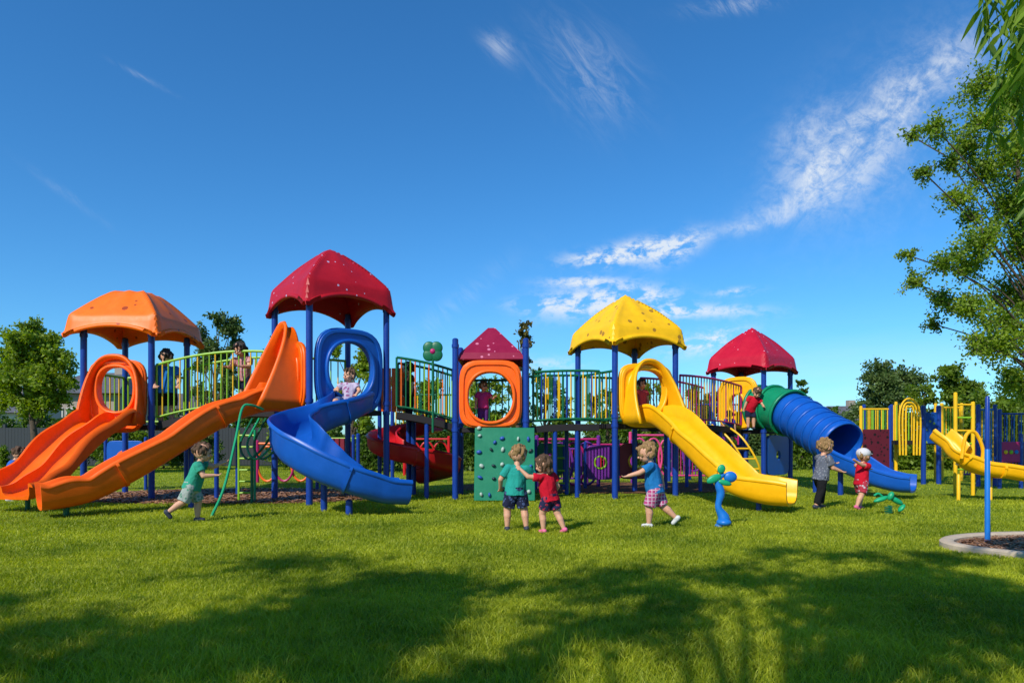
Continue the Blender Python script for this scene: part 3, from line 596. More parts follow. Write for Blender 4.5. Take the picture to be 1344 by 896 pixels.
t=thing('perforated_barrier',((px0+px1)/2,Yp,0),'dark maroon perforated barrier panel with yellow bars above','barrier')
m=MB(); m.box(((px0+px1)/2,Yp,.85),(px1-px0,.05,.9)); m.build('panel',dotted('maroon_perforated',(.10,.008,.02),(.008,.004,.006),14,.35),t,False,bevel=.01)
for x in(px0,px1):
    m=MB(); post(m,x,Yp,-.05,1.8,.035); m.build('post',YST if x==px0 else NAVY,t)
for i in range(6): x=px0+(px1-px0)*(i+.5)/6; MB().tube([(x,Yp,1.3),(x,Yp,1.75)],.012,6).build('baluster',YST if i%2 else LIME,t)
m=MB(); m.tube([(px0,Yp,1.75),(px1,Yp,1.75)],.02,8); m.build('top_rail',YST,t)
Yf=16.4; fx=PX(1222,Yf); t=thing('low_play_frame',(fx,Yf,0),'low play platform with blue posts and yellow bars at right','play frame')
for px,dy,pt in((1212,0,533),(1232,0,533),(1176,.9,528),(1228,1.1,530)):
    m=MB(); x=PX(px,Yf+dy); post(m,x,Yf+dy,-.05,PZ(pt,Yf+dy),.055 if dy==0 else .04); m.build('post',NAVY if dy==0 else YST,t)
m=MB(); m.box((PX(1203,Yf+.5),Yf+.5,1.0),(1.2,1.0,.1)); m.build('deck',DECK,t,False)
m=MB(); m.box((PX(1222,Yf),Yf,1.35),(.33,.04,.75)); m.build('side_panel',dotted('blue_perforated',(.006,.06,.30),(.2,.3,.05),11,.3),t,False,bevel=.01)
for i in range(9):
    x=PX(1173,Yf)+i*.072; m=MB(); m.tube([(x,Yf,1.05),(x,Yf,1.9)],.014,6); m.build('baluster',[YST,LIME][i%2],t)
for k in range(3):
    m=MB(); m.tube(cr([(PX(1178+k*4,Yf),Yf-.1,.7),(PX(1178+k*4,Yf),Yf-.1,1.75),(PX(1190,Yf),Yf-.1,2.05-k*.1),(PX(1204-k*4,Yf),Yf-.1,1.75),(PX(1204-k*4,Yf),Yf-.1,.7)],6),.022,8); m.build('hoop',YST,t)
def bars(label,p0,p1,Y,z0,z1,n,mats,railm,pm=NAVY):
    t=thing('bar_barrier',(PX((p0+p1)/2,Y),Y,0),label,'barrier','bar barriers'); xa,xb=PX(p0,Y),PX(p1,Y)
    for i in range(1,n): x=xa+(xb-xa)*i/n; MB().tube([(x,Y,z0),(x,Y,z1)],.014,6).build('baluster',mats[i%len(mats)],t)
    for z in(z0,z1): MB().tube([(xa,Y,z),(xb,Y,z)],.022,8).build('rail',railm,t)
    for x in(xa,xb): m=MB(); post(m,x,Y,-.05,z1+.1,.045); m.build('post',pm,t)
bars('row of yellow and green bars behind the maroon panel',1134,1170,17.5,1.0,1.85,14,[YST,LIME,DGREEN],DGREEN)
bars('row of yellow bars right of the blue panel posts',1236,1262,17.8,.6,1.9,9,[YST,LIME],YST,YST)
bars('yellow and blue bar ladder behind the blue pole at far right',1284,1306,15.5,.3,1.75,9,[YST,CYAN],CYAN)
bars('blue and yellow bars partly cut by the right edge',1312,1350,16.8,1.0,1.7,12,[CYAN,YST,NAVY],NAVY)
bars('purple bars under the straight bridge, nearest the climbing wall',712,762,16.2,.15,.85,14,[PURP,MAGENTA],PURP,PURP)
bars('red and purple bars behind the blue posts of the yellow roofed tower',770,830,16.8,.15,.95,16,[MAGENTA,RED],MAGENTA,PURP)
bars('magenta bars below the bridge to the crimson roof',878,940,17.5,.15,1.0,16,[MAGENTA,PURP],PINK,NAVY)
bars('purple picket barrier at the far right edge',1262,1352,19,.1,.95,24,[PURP,MAGENTA],PURP,PURP)
bars('dark green bars behind the curved red slide',515,600,16.5,1.3,2.15,18,[DGREEN,YST],DGREEN)
bars('navy and yellow bars behind the yellow slide, upper level',905,980,18.2,1.2,2.0,20,[YST,NAVY,MAGENTA],NAVY)
bars('lime bars low behind the blue twisting slide',408,470,16.5,.2,1.1,14,[LIME,DGREEN],LIME,NAVY)
def pnl(label,px,Y,w,z0,z1,mat,holes):
    t=thing('play_board',(PX(px,Y),Y,0),label,'play board','ground level play boards'); fr=(V((PX(px,Y),Y,0)),V((1,0,0)),V((0,-1,0))); zc=(z0+z1)/2
    m=MB(); m.ring(polar(w/2,(z1-z0)/2,(z1-z0)/2,8,c=(0,zc)),polar(w*.2,w*.2,w*.2,2,c=(0,zc)),fr,-.025,.025); b=m.build('panel',mat,t,bevel=.01)
    m=MB(); m.ring(polar(w*.25,w*.25,w*.25,2,c=(0,zc)),polar(w*.19,w*.19,w*.19,2,c=(0,zc)),fr,-.04,.04); m.build('rim',holes,b,bevel=.008)
    for s in(-1,1): support(t,PX(px,Y)+s*(w/2+.03),Y,z1+.06,.035,NAVY)
pnl('maroon play panel under the yellow roofed tower',835,14.3,.7,.25,1.0,MAROON,YST)
pnl('dark green play panel behind the leaning climbing wall, right side',722,14.6,.55,.3,1.0,DGREEN,MAGENTA)
pnl('purple play panel between tower posts below the straight bridge',788,14.9,.6,.2,.95,PURP,LIME)
pnl('blue play panel under the orange roofed tower',165,14.6,.8,.25,1.05,BLUE,OST)
pnl('dark red play panel under the tallest tower',440,14.4,.7,.3,1.1,MAROON,BLUE)
pnl('navy play panel below the crimson roofed tower, left side',958,16.4,.6,.2,.95,NAVY,PINK)
t=thing('yellow_climber',(PX(1265,13.2),13.2,0),'yellow ladder frame standing behind the right edge slide','climber')
for px in(1254,1277):
    m=MB(); post(m,PX(px,13.2),13.2,-.05,PZ(516 if px==1254 else 528,13.2),.035); m.build('post',YST,t)
for i in range(6): m=MB(); z=.5+i*.25; m.tube([(PX(1254,13.2),13.2,z),(PX(1277,13.2),13.2,z)],.018,8); m.build('rung',YST if i%2 else LIME,t)
pts=[(PX(1243,12.1),12.4,1.10),(PX(1250,12.1),12.2,.92),(PX(1263,12.0),12.05,.66),(PX(1285,12),12.0,.50),(PX(1315,12),11.95,.44),(PX(1350,12),11.9,.36),(PX(1385,12),11.9,.34)]
t,path=slide('yellow slide running out of the right edge of the picture',pts,.42,lambda s:.2,YEL)
for px in(1258,1300,1350): support(t,PX(px,12.05),12.05,.45,.03,YST)
m=MB(); m.tube(cr([(PX(1262,11.8),11.8,.75),(PX(1268,11.8),11.8,1.15),(PX(1280,11.8),11.8,1.2),(PX(1290,11.8),11.8,.9),(PX(1287,11.8),11.8,.6)],6),.03,8); m.build('hand_loop',YEL,t)
t=thing('activity_board',(PX(1330,15),15,0),'pink activity board on blue posts at the right edge','activity board')
for px in(1312,1340): m=MB(); post(m,PX(px,15),15,-.05,PZ(570,15),.04); m.build('post',NAVY,t)
m=MB(); m.box((PX(1326,15),15,.8),(.42,.04,.45)); m.build('board',MAGENTA,t,False,bevel=.01); 
for k in range(3): MB().ell((PX(1319+k*7,15),14.97,.8),(.045,.02,.045)).build('knob',[YST,LIME,CYAN][k],t)
x=PX(1296,7.1); t=thing('blue_pole',(x,7.1,0),'slim bright blue pole standing in the kerbed mulch bed','pole'); m=MB(); post(m,x,7.1,-.02,PZ(590,7.1),.025); m.build('lower_tube',CYAN,t); m=MB(); post(m,x,7.1,PZ(590,7.1),PZ(522,7.1),.021); m.build('upper_tube',NAVY,t)
def loops(label,px,Y,w,h,mat,n,mat2=None):
    t=thing('loop_climber',(PX(px,Y),Y,0),label,'climber','hoop climbers')
    for i in range(n):
        x=PX(px,Y)-w/2+w*i/max(1,n-1); r=w*.30; m=MB(); m.tube([(x+r*cos(a),Y+.05*i,h*.52+h*.48*sin(a)) for a in [2*PI*k/24 for k in range(25)]],.028,8); m.build('loop',mat if i%2==0 else (mat2 or mat),t)
    for s in(-1,1): m=MB(); post(m,PX(px,Y)+s*(w/2+.25),Y,-.05,h*1.15,.045); m.build('post',mat2 or mat,t)
    m=MB(); m.tube([(PX(px,Y)-w/2-.25,Y,h*1.08),(PX(px,Y)+w/2+.25,Y,h*1.08)],.028,8); m.build('top_bar',mat,t)
loops('magenta and purple loop climber seen below the straight bridge',745,15.5,.9,1.0,MAGENTA,4,PURP)
loops('red hoop climber farther back left of the green climbing wall',560,20,.8,1.0,RED,3)
loops('pink hoop climber behind the walking child in blue',858,19,.8,1.1,PINK,3)
loops('purple hoop climber in the far background under the crimson tower',935,22,1.2,1.2,PURP,4,MAGENTA)
loops('orange hoop climber beneath the arched bridge',372,17,.8,.9,OST,3,MAGENTA)
t=thing('low_ladder',(PX(735,14),14,0),'lime ladder rungs below the straight bridge','climber')
for dx in(-.15,.15): m=MB(); m.tube(cr([(PX(735,14)+dx,13.6,-.03),(PX(735,14)+dx,13.8,.6),(PX(735,14)+dx,14.1,1.2)],4),.02,8); m.build('side_rail',LIME,t)
for i in range(4): m=MB(); z=.2+i*.25; y=13.63+.35*z; m.tube([(PX(735,14)-.15,y,z),(PX(735,14)+.15,y,z)],.018,8); m.build('rung',LIME,t)
t=thing('step_platform',(4.75,15.2,0),'low dark step platform in front of the crimson roofed tower','platform'); m=MB(); m.box((4.85,15.3,.87),(.7,.6,.09)); m.build('deck',DECK,t,False,bevel=.01)
for x in(4.55,5.15): m=MB(); post(m,x,15.05,-.05,.83,.04); m.build('leg',NAVY,t)
for dx in(0,.3): m=MB(); m.tube(cr([(5.2+dx,15.0,0),(5.0+dx,14.7,.55),(4.7+dx,14.8,1.1),(4.45+dx,15.2,1.4)],5),.022,8); m.build('side_rail',YST,t)
for i in range(4): q=cr([(5.2,15.0,0),(5.0,14.7,.55),(4.7,14.8,1.1)],5)[2+i*2]; m=MB(); m.tube([q,q+V((.3,0,0))],.018,8); m.build('rung',YST,t)
# ------------------------------------------------------------ people
VL=bpy.context.view_layer
def blob(m,name,mat,parent,vox,sm=3,dis=0,ds=20):
    me=bpy.data.meshes.new('tmp'); me.from_pydata(m.v,[],m.f); bm=bmesh.new(); bm.from_mesh(me); bmesh.ops.recalc_face_normals(bm,faces=bm.faces); bm.to_mesh(me); bm.free()
    ob=bpy.data.objects.new('tmp',me); C.objects.link(ob); r=ob.modifiers.new('r','REMESH'); r.mode='VOXEL'; r.voxel_size=vox; r.use_smooth_shade=True
    s=ob.modifiers.new('s','SMOOTH'); s.factor=.5; s.iterations=sm
    VL.update(); dg=bpy.context.evaluated_depsgraph_get(); nm=bpy.data.meshes.new_from_object(ob.evaluated_get(dg)); bpy.data.objects.remove(ob)
    if dis:
        n=len(nm.vertices); co=np.empty(n*3,dtype=np.float32); nm.vertices.foreach_get('co',co); co=co.reshape(-1,3); no=np.array([v.normal[:] for v in nm.vertices])
        dd=np.array([noise.noise(V((c[0]*ds,c[1]*ds,c[2]*ds*.4))) for c in co]); co+=(no*dd[:,None]*dis).astype(np.float32); nm.vertices.foreach_set('co',co.ravel()); nm.update()
    nm.name=name; nm.materials.clear(); nm.materials.append(mat); nm.shade_smooth(); o=bpy.data.objects.new(name,nm); C.objects.link(o); o.parent=parent; return o
EYE=plastic('eye_dark',(.02,.015,.012),.2,0,0); LIP=plastic('lip',(.35,.08,.07),.5,.05,0)
def loft(m,secs,T,n=16):
    vs=[];fs=[]
    for (z,rx,ry,dy) in secs:
        for k in range(n): a=2*PI*k/n; vs.append(T@V((rx*cos(a),dy+ry*sin(a),z)))
    for i in range(len(secs)-1):
        for k in range(n): fs.append((i*n+k,i*n+(k+1)%n,(i+1)*n+(k+1)%n,(i+1)*n+k))
    fs.append(tuple(range(n))); fs.append(tuple((len(secs)-1)*n+k for k in range(n)))
    m.add(vs,fs)
def small(q,name,mat,root):
    ob=bpy.data.meshes.new(name); ob.from_pydata(q.v,[],q.f); ob.materials.append(mat); oo=bpy.data.objects.new(name,ob); C.objects.link(oo); oo.parent=root
def person(label,loc,H,yaw,shirt,pants,hair,shoe,lean=0,tilt=0,ul=(-.25,0,-1),fl=(-.1,.2,-1),ur=(.25,0,-1),fr=(.1,.2,-1),tl=(-.05,0,-1),sl=(0,0,-1),tr=(.05,0,-1),sr=(0,0,-1),hy=0,hp=0,seat=None,long=0,sleeve=.6,leg=.8,vox=.0075,hat=None,group='children on the playground',hs=1.08,bk_=1.12):
    root=thing('person',loc,label,'person',group)
    Y=Matrix.Rotation(R(yaw),3,'Z'); T3=Y@Matrix.Rotation(R(-lean),3,'X')@Matrix.Rotation(R(tilt),3,'Y')
    n_=lambda v:V(v).normalized()
    hip=V((0,0,.445)); J={}
    for s,th,sh in((-1,tl,sl),(1,tr,sr)):
        h=hip+Y@V((s*.050,0,-.01)); k=h+Y@n_(th)*.198; a=k+Y@n_(sh)*.190; J[s]=[h,k,a,Y@n_(th),Y@n_(sh)]
    lo=min(J[-1][2].z,J[1][2].z)-.038
    sh_=(-lo) if seat is None else (seat/H-(hip.z-.06))
    dz=V((0,0,sh_)); hip=hip+dz
    for s in(-1,1):
        for i in range(3): J[s][i]=J[s][i]+dz
    T=lambda p: (hip+T3@V((p[0]*bk_,p[1]*bk_,p[2])))*H
    class TT:
        def __matmul__(s,p): return T(p)
    tm=TT(); b=MB(); sc=lambda p:V(p)*H
    S={-1:hip+T3@V((-.108,0,.255)),1:hip+T3@V((.108,0,.255))}
    loft(b,[(-.07,.05,.05,0),(-.03,.086,.066,0),(.06,.084,.068,.006),(.12,.083,.066,.008),(.2,.088,.060,.002),(.25,.084,.050,0),(.28,.038,.036,0)],tm)
    b.cap(sc(S[-1]),sc(S[1]),.036*H,.036*H)
    nk=hip+T3@V((0,-.005,.26)); hd=hip+T3@V((0,.005,.315)); b.cap(sc(nk),sc(hd),.036*H,.034*H)
    HM=T3@Matrix.Rotation(R(hy),3,'Z')@Matrix.Rotation(R(hp),3,'X'); hc=hd+HM@V((0,.01,.088)); HH=H*hs
    hh=lambda p: hc*H+HM@V(p)*HH
    b.ell(hh((0,-.005,.015)),(.078*HH,.09*HH,.088*HH),HM,18,12); b.ell(hh((0,.022,-.035)),(.058*HH,.06*HH,.056*HH),HM,14,10); b.ell(hh((0,.094,-.018)),(.012*HH,.014*HH,.013*HH),HM)
    for s in(-1,1): b.ell(hh((s*.079,-.005,-.012)),(.010*HH,.018*HH,.026*HH),HM); b.ell(hh((s*.035,.062,-.03)),(.022*HH,.02*HH,.02*HH),HM)
    hands={}
    for s,u,f in((-1,ul,fl),(1,ur,fr)):
        ud=T3@n_(u); fd=T3@n_(f); e=S[s]+ud*.145; w=e+fd*.118
        b.cap(sc(S[s]),sc(e),.036*H,.029*H); b.cap(sc(e),sc(w),.030*H,.020*H)
        pal=T3@V((0,1,0)) if abs(fd.dot(T3@V((0,1,0))))<.8 else T3@V((0,0,1)); sd=fd.cross(pal).normalized(); pn=sd.cross(fd).normalized()
        k=w+fd*.042
        for q in(-.5,.5): b.cap(sc(w+fd*.008+sd*q*.016),sc(k+sd*q*.022),.0135*H,.0120*H,8)
        for i,(q,L) in enumerate(((-1.5,.030),(-.5,.038),(.5,.036),(1.5,.026))):
            r0=k+sd*q*.0145; r1=r0+(fd*.85+sd*q*.12+pn*.25).normalized()*L*.55; r2=r1+(fd*.6+sd*q*.08+pn*.7).normalized()*L*.5
            b.cap(sc(r0),sc(r1),.0068*H,.0062*H,6); b.cap(sc(r1),sc(r2),.0062*H,.0054*H,6)
        tb=w+fd*.014+sd*s*(-.018); tb2=tb+(fd*.6-sd*s*.8).normalized()*.032; b.cap(sc(tb),sc(tb2),.0085*H,.0065*H,6)
        hands[s]=(S[s],e,w,ud,fd)
    for s in(-1,1):
        h,k,a,td,sd_=J[s]; b.cap(sc(h),sc(k),.062*H,.043*H); bk=-(Y@V((0,1,0)))*.008; b.cap(sc(k),sc(k.lerp(a,.35)+bk),.041*H,.042*H); b.cap(sc(k.lerp(a,.3)+bk),sc(a),.042*H,.025*H)
    blob(b,'body',skinmat(),root,vox*.8,2)
    c=MB(); hem=-.045
    loft(c,[(hem,.110,.092,0),(.03,.102,.086,.006),(.10,.098,.082,.008),(.19,.099,.075,.002),(.248,.090,.062,0),(.280,.048,.046,0)],tm)
    c.cap(sc(S[-1]),sc(S[1]),.045*H,.045*H)
    for s in(-1,1):
        s0,e,w,ud,fd=hands[s]; c.tube([sc(s0),sc(s0.lerp(e,sleeve))],[.048*H,.053*H],12)
    blob(c,'shirt',shirt,root,vox,2,.015*H,12)
    c=MB(); YT=lambda p:(hip+Y@V((p[0]*bk_,p[1]*bk_,p[2])))*H
    class T2:
        def __matmul__(s,p): return YT(p)
    loft(c,[(-.085,.07,.06,0),(-.05,.096,.080,0),(.0,.096,.080,0),(.055,.092,.076,0)],T2())
    for s in(-1,1):
        h,k,a,td,sd_=J[s]
        if leg<=1: c.cap(sc(h),sc(h),.070*H,.070*H); c.tube([sc(h),sc(h.lerp(k,leg))],[.071*H,.073*H],14)
        else: c.cap(sc(h),sc(k),.069*H,.053*H); c.tube([sc(k),sc(k.lerp(a,leg-1))],[.053*H,.044*H],14)
    blob(c,'shorts' if leg<=1 else 'trousers',pants,root,vox,2,.012*H,13)
    for s in(-1,1):
        h,k,a,td,sd_=J[s]; fw=(Y@V((0,1,0))); fw=(fw-sd_*fw.dot(sd_)).normalized()
        c=MB(); so=a+sd_*.016; c.cap(sc(so-fw*.018),sc(so+fw*.062),.028*H,.024*H); c.cap(sc(a),sc(so),.029*H,.029*H)
        blob(c,'shoe',shoe,root,vox,2)
    c=MB(); c.ell(hh((0,-.014,.026)),(.086*HH,.096*HH,.088*HH),HM,18,12); c.ell(hh((0,.04,.068)),(.06*HH,.045*HH,.03*HH),HM)
    if long: 
        c.cap(hh((0,-.06,0)),hh((0,-.075,-.05-.09*long)),.055*HH,.035*HH)
        for s in(-1,1): c.cap(hh((s*.065,-.03,0)),hh((s*.066,-.02,-.04-.07*long)),.03*HH,.022*HH)
    blob(c,'hair',hair,root,vox*.85,1,.030*HH,30)
    for s in(-1,1):
        q=MB(); q.ell(hh((s*.031,.079,.004)),(.012*HH,.009*HH,.009*HH),HM,8,6); small(q,'eye',EYE,root)
    q=MB(); q.ell(hh((0,.080,-.052)),(.020*HH,.008*HH,.006*HH),HM,8,6); small(q,'mouth',LIP,root)
    if hat:
        c=MB(); c.ell(hh((0,-.012,.045)),(.095*HH,.102*HH,.078*HH),HM,18,12); c.ell(hh((0,.085,.045)),(.06*HH,.06*HH,.010*HH),HM); blob(c,'cap',hat,root,vox,1)
    return root
HB=plastic('hair_blond',(.25,.145,.055),.75,.4,.4,scale=40); HBR=plastic('hair_brown',(.08,.04,.018),.7,.35,.4,scale=40); HD=plastic('hair_dark',(.014,.010,.008),.6,.3,.4,scale=40)
NVY=cloth('navy_cloth',(.015,.02,.05)); BLK=cloth('black_cloth',(.012,.012,.014))
SH_D=plastic('shoe_dark',(.03,.035,.06),.6); SH_W=plastic('shoe_white',(.55,.55,.55),.6); SH_P=plastic('shoe_pink',(.65,.12,.25),.6); SH_B=plastic('shoe_blue',(.03,.10,.35),.6)
TEALC=cloth('teal_cloth',(.02,.30,.25)); REDC=cloth('red_cloth',(.52,.008,.025)); BLUC=cloth('blue_cloth',(.015,.16,.42)); GREYC=cloth('grey_marl',(.10,.11,.14),(.20,.21,.24),20,'print')
PINKP=cloth('pink_plaid',(.40,.06,.18),(.52,.38,.46),7,'plaid')
person('blond child in teal shirt seen from behind before the green climbing wall',(PX(677,8.15),8.15,0),1.08,12,TEALC,cloth('navy_print',(.012,.015,.04),(.06,.09,.2),14,'print'),HB,SH_D,lean=4,tilt=4,ur=(.8,.4,-.45),fr=(.8,.6,.15),ul=(-.45,.15,-.9),fl=(.15,.7,-.8),tl=(-.22,.10,-1),tr=(.20,-.14,-1),sl=(-.02,-.08,-1),sr=(.08,-.22,-1),hy=-35,hp=-10,sleeve=.75,leg=.85)
person('child in red shirt and pink shoes reaching toward the teal shirted child',(PX(722,7.95),7.95,0),.97,42,REDC,cloth('red_navy_print',(.02,.02,.06),(.35,.03,.06),14,'print'),HBR,SH_P,ul=(-.8,.5,.25),fl=(-.35,.5,.8),ur=(.3,-.1,-1),fr=(-.1,.6,-.6),tl=(-.10,.36,-1),tr=(.12,-.30,-1),sl=(0,-.12,-1),sr=(.12,-.5,-1),hy=12,lean=9,tilt=-5,leg=.7,long=.3)
person('walking blond child in blue shirt and pink plaid shorts',(PX(860,8.45),8.45,0),1.12,74,BLUC,PINKP,HB,SH_W,ul=(-.25,.9,-.35),fl=(-.1,1,-.12),ur=(.35,-.45,-.8),fr=(.15,-.1,-1),tl=(-.03,.36,-1),sl=(0,-.02,-1),tr=(.03,-.42,-1),sr=(0,-.85,-.75),lean=9,hp=-8,leg=.95)
person('striding child in teal shirt pulling the slanted green pole',(PX(252,9.0),9.0,0),1.12,-72,cloth('green_tee',(.035,.30,.20)),cloth('leaf_print',(.30,.34,.31),(.10,.22,.16),14,'print'),HBR,SH_D,ul=(-.1,.95,.1),fl=(.0,.8,.6),ur=(.2,.55,-.55),fr=(-.1,1,.35),tl=(-.03,.34,-1),sl=(0,-.05,-1),tr=(.03,-.5,-1),sr=(0,-.85,-.6),lean=17,hp=10,leg=.95)
person('child in pale purple shirt sitting at the top of the blue slide',(-2.72,11.38,0),1.05,172,cloth('lilac_print',(.42,.36,.48),(.28,.10,.22),12,'print'),cloth('denim',(.06,.10,.22)),HBR,SH_W,seat=1.66,lean=-6,tl=(-.3,.85,-.05),sl=(-.05,.3,-1),tr=(.5,.8,-.0),sr=(.3,.2,-1),ul=(-.5,.35,-.6),fl=(.1,.6,-.5),ur=(.6,.3,-.5),fr=(-.5,.55,-.1),hy=-20,leg=.85)
person('older child in blue shirt and dark shorts standing under the orange roof',(PX(218,12.55),12.55,1.35),1.48,-150,cloth('royal_blue_cloth',(.015,.16,.52)),BLK,HD,SH_D,hp=-28,ul=(-.25,.2,-1),fl=(.1,.7,-.6),ur=(.25,.2,-1),fr=(-.1,.7,-.6),leg=.95,vox=.01,hs=.92,bk_=1.08)
person('dark haired child leaning on the lime railing of the arched bridge',(PX(322,12.5),12.5,1.66),1.28,165,cloth('red_white_stripe',(.55,.45,.45),(.45,.02,.03),14,'stripe'),NVY,HD,SH_D,hp=-15,lean=12,ul=(-.3,.6,-.6),fl=(.2,.8,.1),ur=(.3,.6,-.6),fr=(-.2,.8,.1),long=.9,vox=.01,hs=.98,bk_=1)
person('child in pink top and purple trousers standing inside the orange ring',(PX(634,12.6),12.6,1.3),.90,190,cloth('pink_cloth',(.50,.04,.20)),cloth('purple_cloth',(.10,.03,.18)),HBR,SH_P,leg=1.9,hy=20,ul=(-.5,.3,-.6),fl=(-.2,.8,.2),vox=.01)
person('dark clothed figure standing behind the dark green bridge rails',(PX(537,12.85),12.85,1.48),1.1,120,cloth('brown_cloth',(.05,.025,.02)),BLK,HD,SH_D,leg=1.9,vox=.011)
person('child in red top inside the yellow tower opening',(PX(842,13.1),13.1,1.38),.90,200,cloth('coral_cloth',(.5,.06,.08)),NVY,HD,SH_D,vox=.011,ur=(.6,.4,-.3),fr=(.3,.8,.4))
person('blond child in grey shirt and black trousers at the tube slide exit',(PX(1077,10.7),10.7,0),1.17,-80,GREYC,BLK,HB,SH_D,ul=(-.1,.9,-.3),fl=(0,1,.05),ur=(.15,.5,-.8),fr=(0,.9,-.2),tl=(-.03,.30,-1),tr=(.03,-.22,-1),sl=(0,-.1,-1),sr=(0,-.35,-1),leg=1.85,lean=8,sleeve=.7,vox=.009)
person('child in red top and white cap with arms stretched out wide',(PX(1130,10.6),10.6,0),1.0,-70,REDC,cloth('red_pattern',(.35,.03,.05),(.45,.35,.38),14,'print'),HB,SH_P,ul=(-.05,1,-.05),fl=(0,1,-.15),ur=(.1,-.9,.05),fr=(0,-.9,.3),tl=(-.05,.38,-1),tr=(.05,-.30,-1),sl=(0,-.15,-1),sr=(0,-.55,-1),lean=6,hat=cloth('white_cloth',(.6,.58,.6)),vox=.009,leg=.8)
person('brown haired child in red leaning out beside the green tube',(5.25,15.0,1.3),1.0,175,REDC,NVY,HBR,SH_D,lean=22,tilt=-12,hp=-10,ul=(-.4,.6,-.4),fl=(.1,.9,0),vox=.011)
person('small child in blue shirt on the low step platform',(4.85,15.25,.915),.85,-30,cloth('deep_blue_cloth',(.02,.08,.34)),NVY,HD,SH_B,vox=.011,hp=-10)
person('crouching child in blue and red at the far left edge',(PX(9,11.9),11.9,0),1.08,-60,cloth('blue_cloth_b',(.03,.12,.45)),cloth('red_shorts',(.4,.03,.03)),HBR,SH_W,lean=22,tl=(-.1,.7,-.7),sl=(0,-.3,-1),tr=(.1,.5,-.8),sr=(0,-.4,-1),ul=(-.3,.8,.3),fl=(0,.7,.7),vox=.011)
# ------------------------------------------------------------ camera, light, sky
cam=bpy.data.cameras.new('camera'); co=bpy.data.objects.new('camera',cam); C.objects.link(co); co.location=(0,0,1.1); co.rotation_euler=(R(90),0,0)
cam.sensor_width=36; cam.lens=24; cam.shift_y=127/1344; cam.clip_end=3000; cam.clip_start=.05; scene.camera=co
EL=40; az=V((.58,.815,0)).normalized(); Ld=V((az.x*cos(R(EL)),az.y*cos(R(EL)),-sin(R(EL))))
sl=bpy.data.lights.new('sun','SUN'); sl.energy=5.0; sl.angle=R(.5); sl.color=(1,.94,.83); so=bpy.data.objects.new('sun',sl); C.objects.link(so); so.rotation_euler=Ld.to_track_quat('-Z','Y').to_euler(); so.location=(-10,-8,12)
w=bpy.data.worlds.new('World'); scene.world=w; w.use_nodes=True; nt=w.node_tree; N=nt.nodes; L=nt.links; bg=N['Background']
sky=N.new('ShaderNodeTexSky'); sky.sky_type='NISHITA'; sky.sun_disc=False; sky.sun_elevation=R(EL); sky.sun_rotation=math.atan2(-az.x,-az.y); sky.air_density=1.0; sky.dust_density=.3; sky.ozone_density=2.0
def mt(op,a,b=None,c=None,clamp=False):
    n=N.new('ShaderNodeMath'); n.operation=op; n.use_clamp=clamp
    for i,x in enumerate((a,b,c)):
        if x is None: continue
        if isinstance(x,(int,float)): n.inputs[i].default_value=x
        else: L.new(x,n.inputs[i])
    return n.outputs[0]
tc=N.new('ShaderNodeTexCoord'); sp=N.new('ShaderNodeSeparateXYZ'); L.new(tc.outputs['Generated'],sp.inputs[0])
dy=mt('MAXIMUM',sp.outputs['Y'],.05); u=mt('DIVIDE',sp.outputs['X'],dy); v=mt('DIVIDE',sp.outputs['Z'],dy)
cb=N.new('ShaderNodeCombineXYZ'); L.new(u,cb.inputs[0]); L.new(v,cb.inputs[1])
def nz(rot,sx,sy,scale,detail,rough,lo,hi,dist=0,off=0):
    mp=N.new('ShaderNodeMapping'); mp.vector_type='TEXTURE'; mp.inputs['Rotation'].default_value=(0,0,R(rot)); mp.inputs['Scale'].default_value=(1/sx,1/sy,1); mp.inputs['Location'].default_value=(off,off*.7,0); L.new(cb.outputs[0],mp.inputs['Vector'])
    n=N.new('ShaderNodeTexNoise'); n.inputs['Scale'].default_value=scale; n.inputs['Detail'].default_value=detail; n.inputs['Roughness'].default_value=rough; n.inputs['Distortion'].default_value=dist; L.new(mp.outputs[0],n.inputs['Vector'])
    m=N.new('ShaderNodeMapRange'); m.interpolation_type='SMOOTHSTEP'; m.inputs['From Min'].default_value=lo; m.inputs['From Max'].default_value=hi; L.new(n.outputs['Fac'],m.inputs['Value']); return m.outputs['Result']
def ellm(px,py,rx,ry,ang,wt):
    u0=(px-672)/896; v0=(575-py)/896; c,s=cos(R(ang)),sin(R(ang)); a=mt('SUBTRACT',u,u0); b=mt('SUBTRACT',v,v0)
    p=mt('MULTIPLY',mt('ADD',mt('MULTIPLY',a,c),mt('MULTIPLY',b,s)),896/rx); q=mt('MULTIPLY',mt('SUBTRACT',mt('MULTIPLY',b,c),mt('MULTIPLY',a,s)),896/ry)
    return mt('MULTIPLY',mt('EXPONENT',mt('MULTIPLY',mt('ADD',mt('MULTIPLY',p,p),mt('MULTIPLY',q,q)),-1)),wt)
def summ(l):
    o=l[0]
    for x in l[1:]: o=mt('ADD',o,x)
    return o
wisp=summ([ellm(1085,218,62,40,35,.95),ellm(1165,150,75,36,45,.65),ellm(1245,85,80,34,35,.5),ellm(1040,272,80,14,18,.6),ellm(960,302,90,8,10,.35),ellm(1060,165,44,22,30,.35),ellm(1170,180,150,90,42,.22)])
wisp2=summ([ellm(770,95,70,46,-45,.32),ellm(655,62,22,14,-40,.5),ellm(590,405,90,14,38,.16),ellm(960,8,50,10,5,.5),ellm(187,102,32,3,-28,.38),ellm(95,260,60,6,-35,.12)])
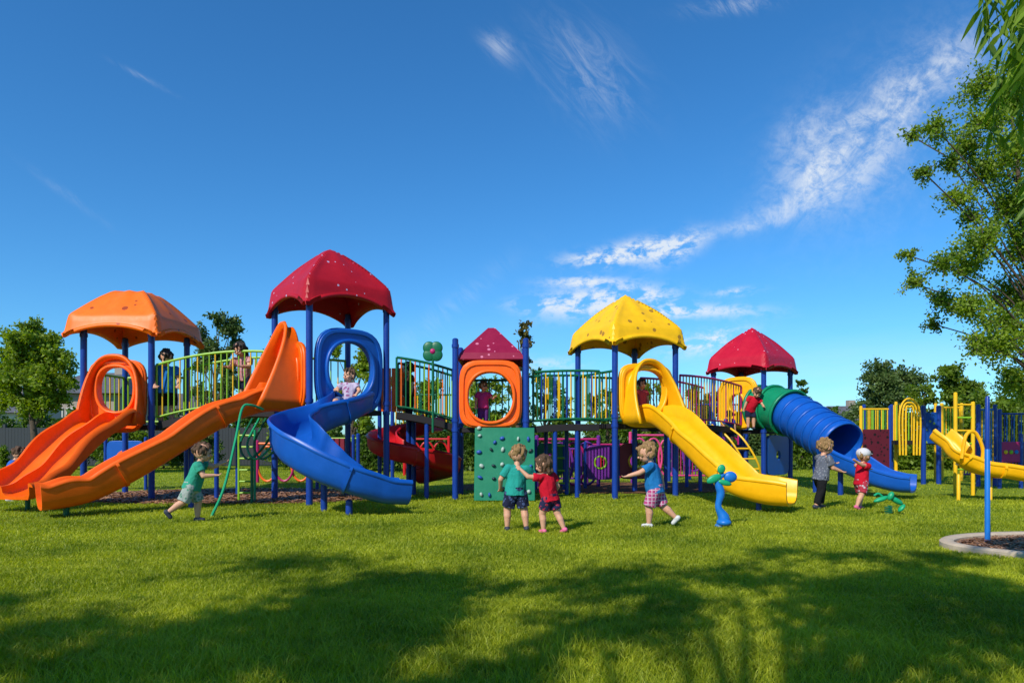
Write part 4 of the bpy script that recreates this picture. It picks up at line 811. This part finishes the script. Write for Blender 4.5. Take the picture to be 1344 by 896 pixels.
puff=summ([ellm(785,340,40,10,4,.9),ellm(838,328,34,12,10,1.0),ellm(888,325,34,14,25,.95),ellm(765,398,55,17,4,.9),ellm(838,388,45,12,0,.8),ellm(930,448,46,12,14,.8),ellm(925,408,70,8,0,.6),ellm(770,370,45,6,0,.8),ellm(700,400,30,7,0,.45),ellm(720,478,40,9,0,.35),ellm(965,383,26,5,5,.5),ellm(880,408,26,8,0,.6)])
haze=summ([ellm(1180,500,220,50,5,.22),ellm(620,440,200,40,10,.05),ellm(980,470,160,40,5,.14)])
nA=nz(40,.8,1.5,12,15,.70,.28,.74,.6); nB=nz(-20,1,1.2,42,12,.70,.30,.62,.4,4)
n1=mt('MULTIPLY',nA,mt('ADD',mt('MULTIPLY',nB,.8),.22))
n2=nz(-48,.7,2.4,15,14,.72,.38,.78,.9,2); n3=mt('MULTIPLY',nz(6,.9,1.6,30,14,.62,.40,.58,.25,7),nz(0,1,1.2,80,8,.65,.2,.55,.2,1)); n4=nz(5,.5,3,5,8,.6,.2,.8,0,3)
cl=mt('ADD',mt('ADD',mt('MULTIPLY',wisp,n1),mt('MULTIPLY',wisp2,n2)),mt('ADD',mt('MULTIPLY',mt('MULTIPLY',puff,1.25),n3),mt('MULTIPLY',haze,n4)),clamp=True)
cl=mt('MINIMUM',cl,.84)
tint=N.new('ShaderNodeMix'); tint.data_type='RGBA'; tint.blend_type='MULTIPLY'; tint.inputs[0].default_value=1; L.new(sky.outputs[0],tint.inputs[6]); tint.inputs[7].default_value=(.47,.88,1.22,1)
hs=N.new('ShaderNodeHueSaturation'); hs.inputs['Saturation'].default_value=1.06; L.new(tint.outputs[2],hs.inputs['Color'])
mx=N.new('ShaderNodeMix'); mx.data_type='RGBA'; L.new(cl,mx.inputs[0]); L.new(hs.outputs[0],mx.inputs[6]); mx.inputs[7].default_value=(6.2,6.6,7.0,1)
L.new(mx.outputs[2],bg.inputs['Color']); bg.inputs['Strength'].default_value=.135
scene.view_settings.view_transform='Standard'; scene.view_settings.look='None'; scene.view_settings.exposure=0
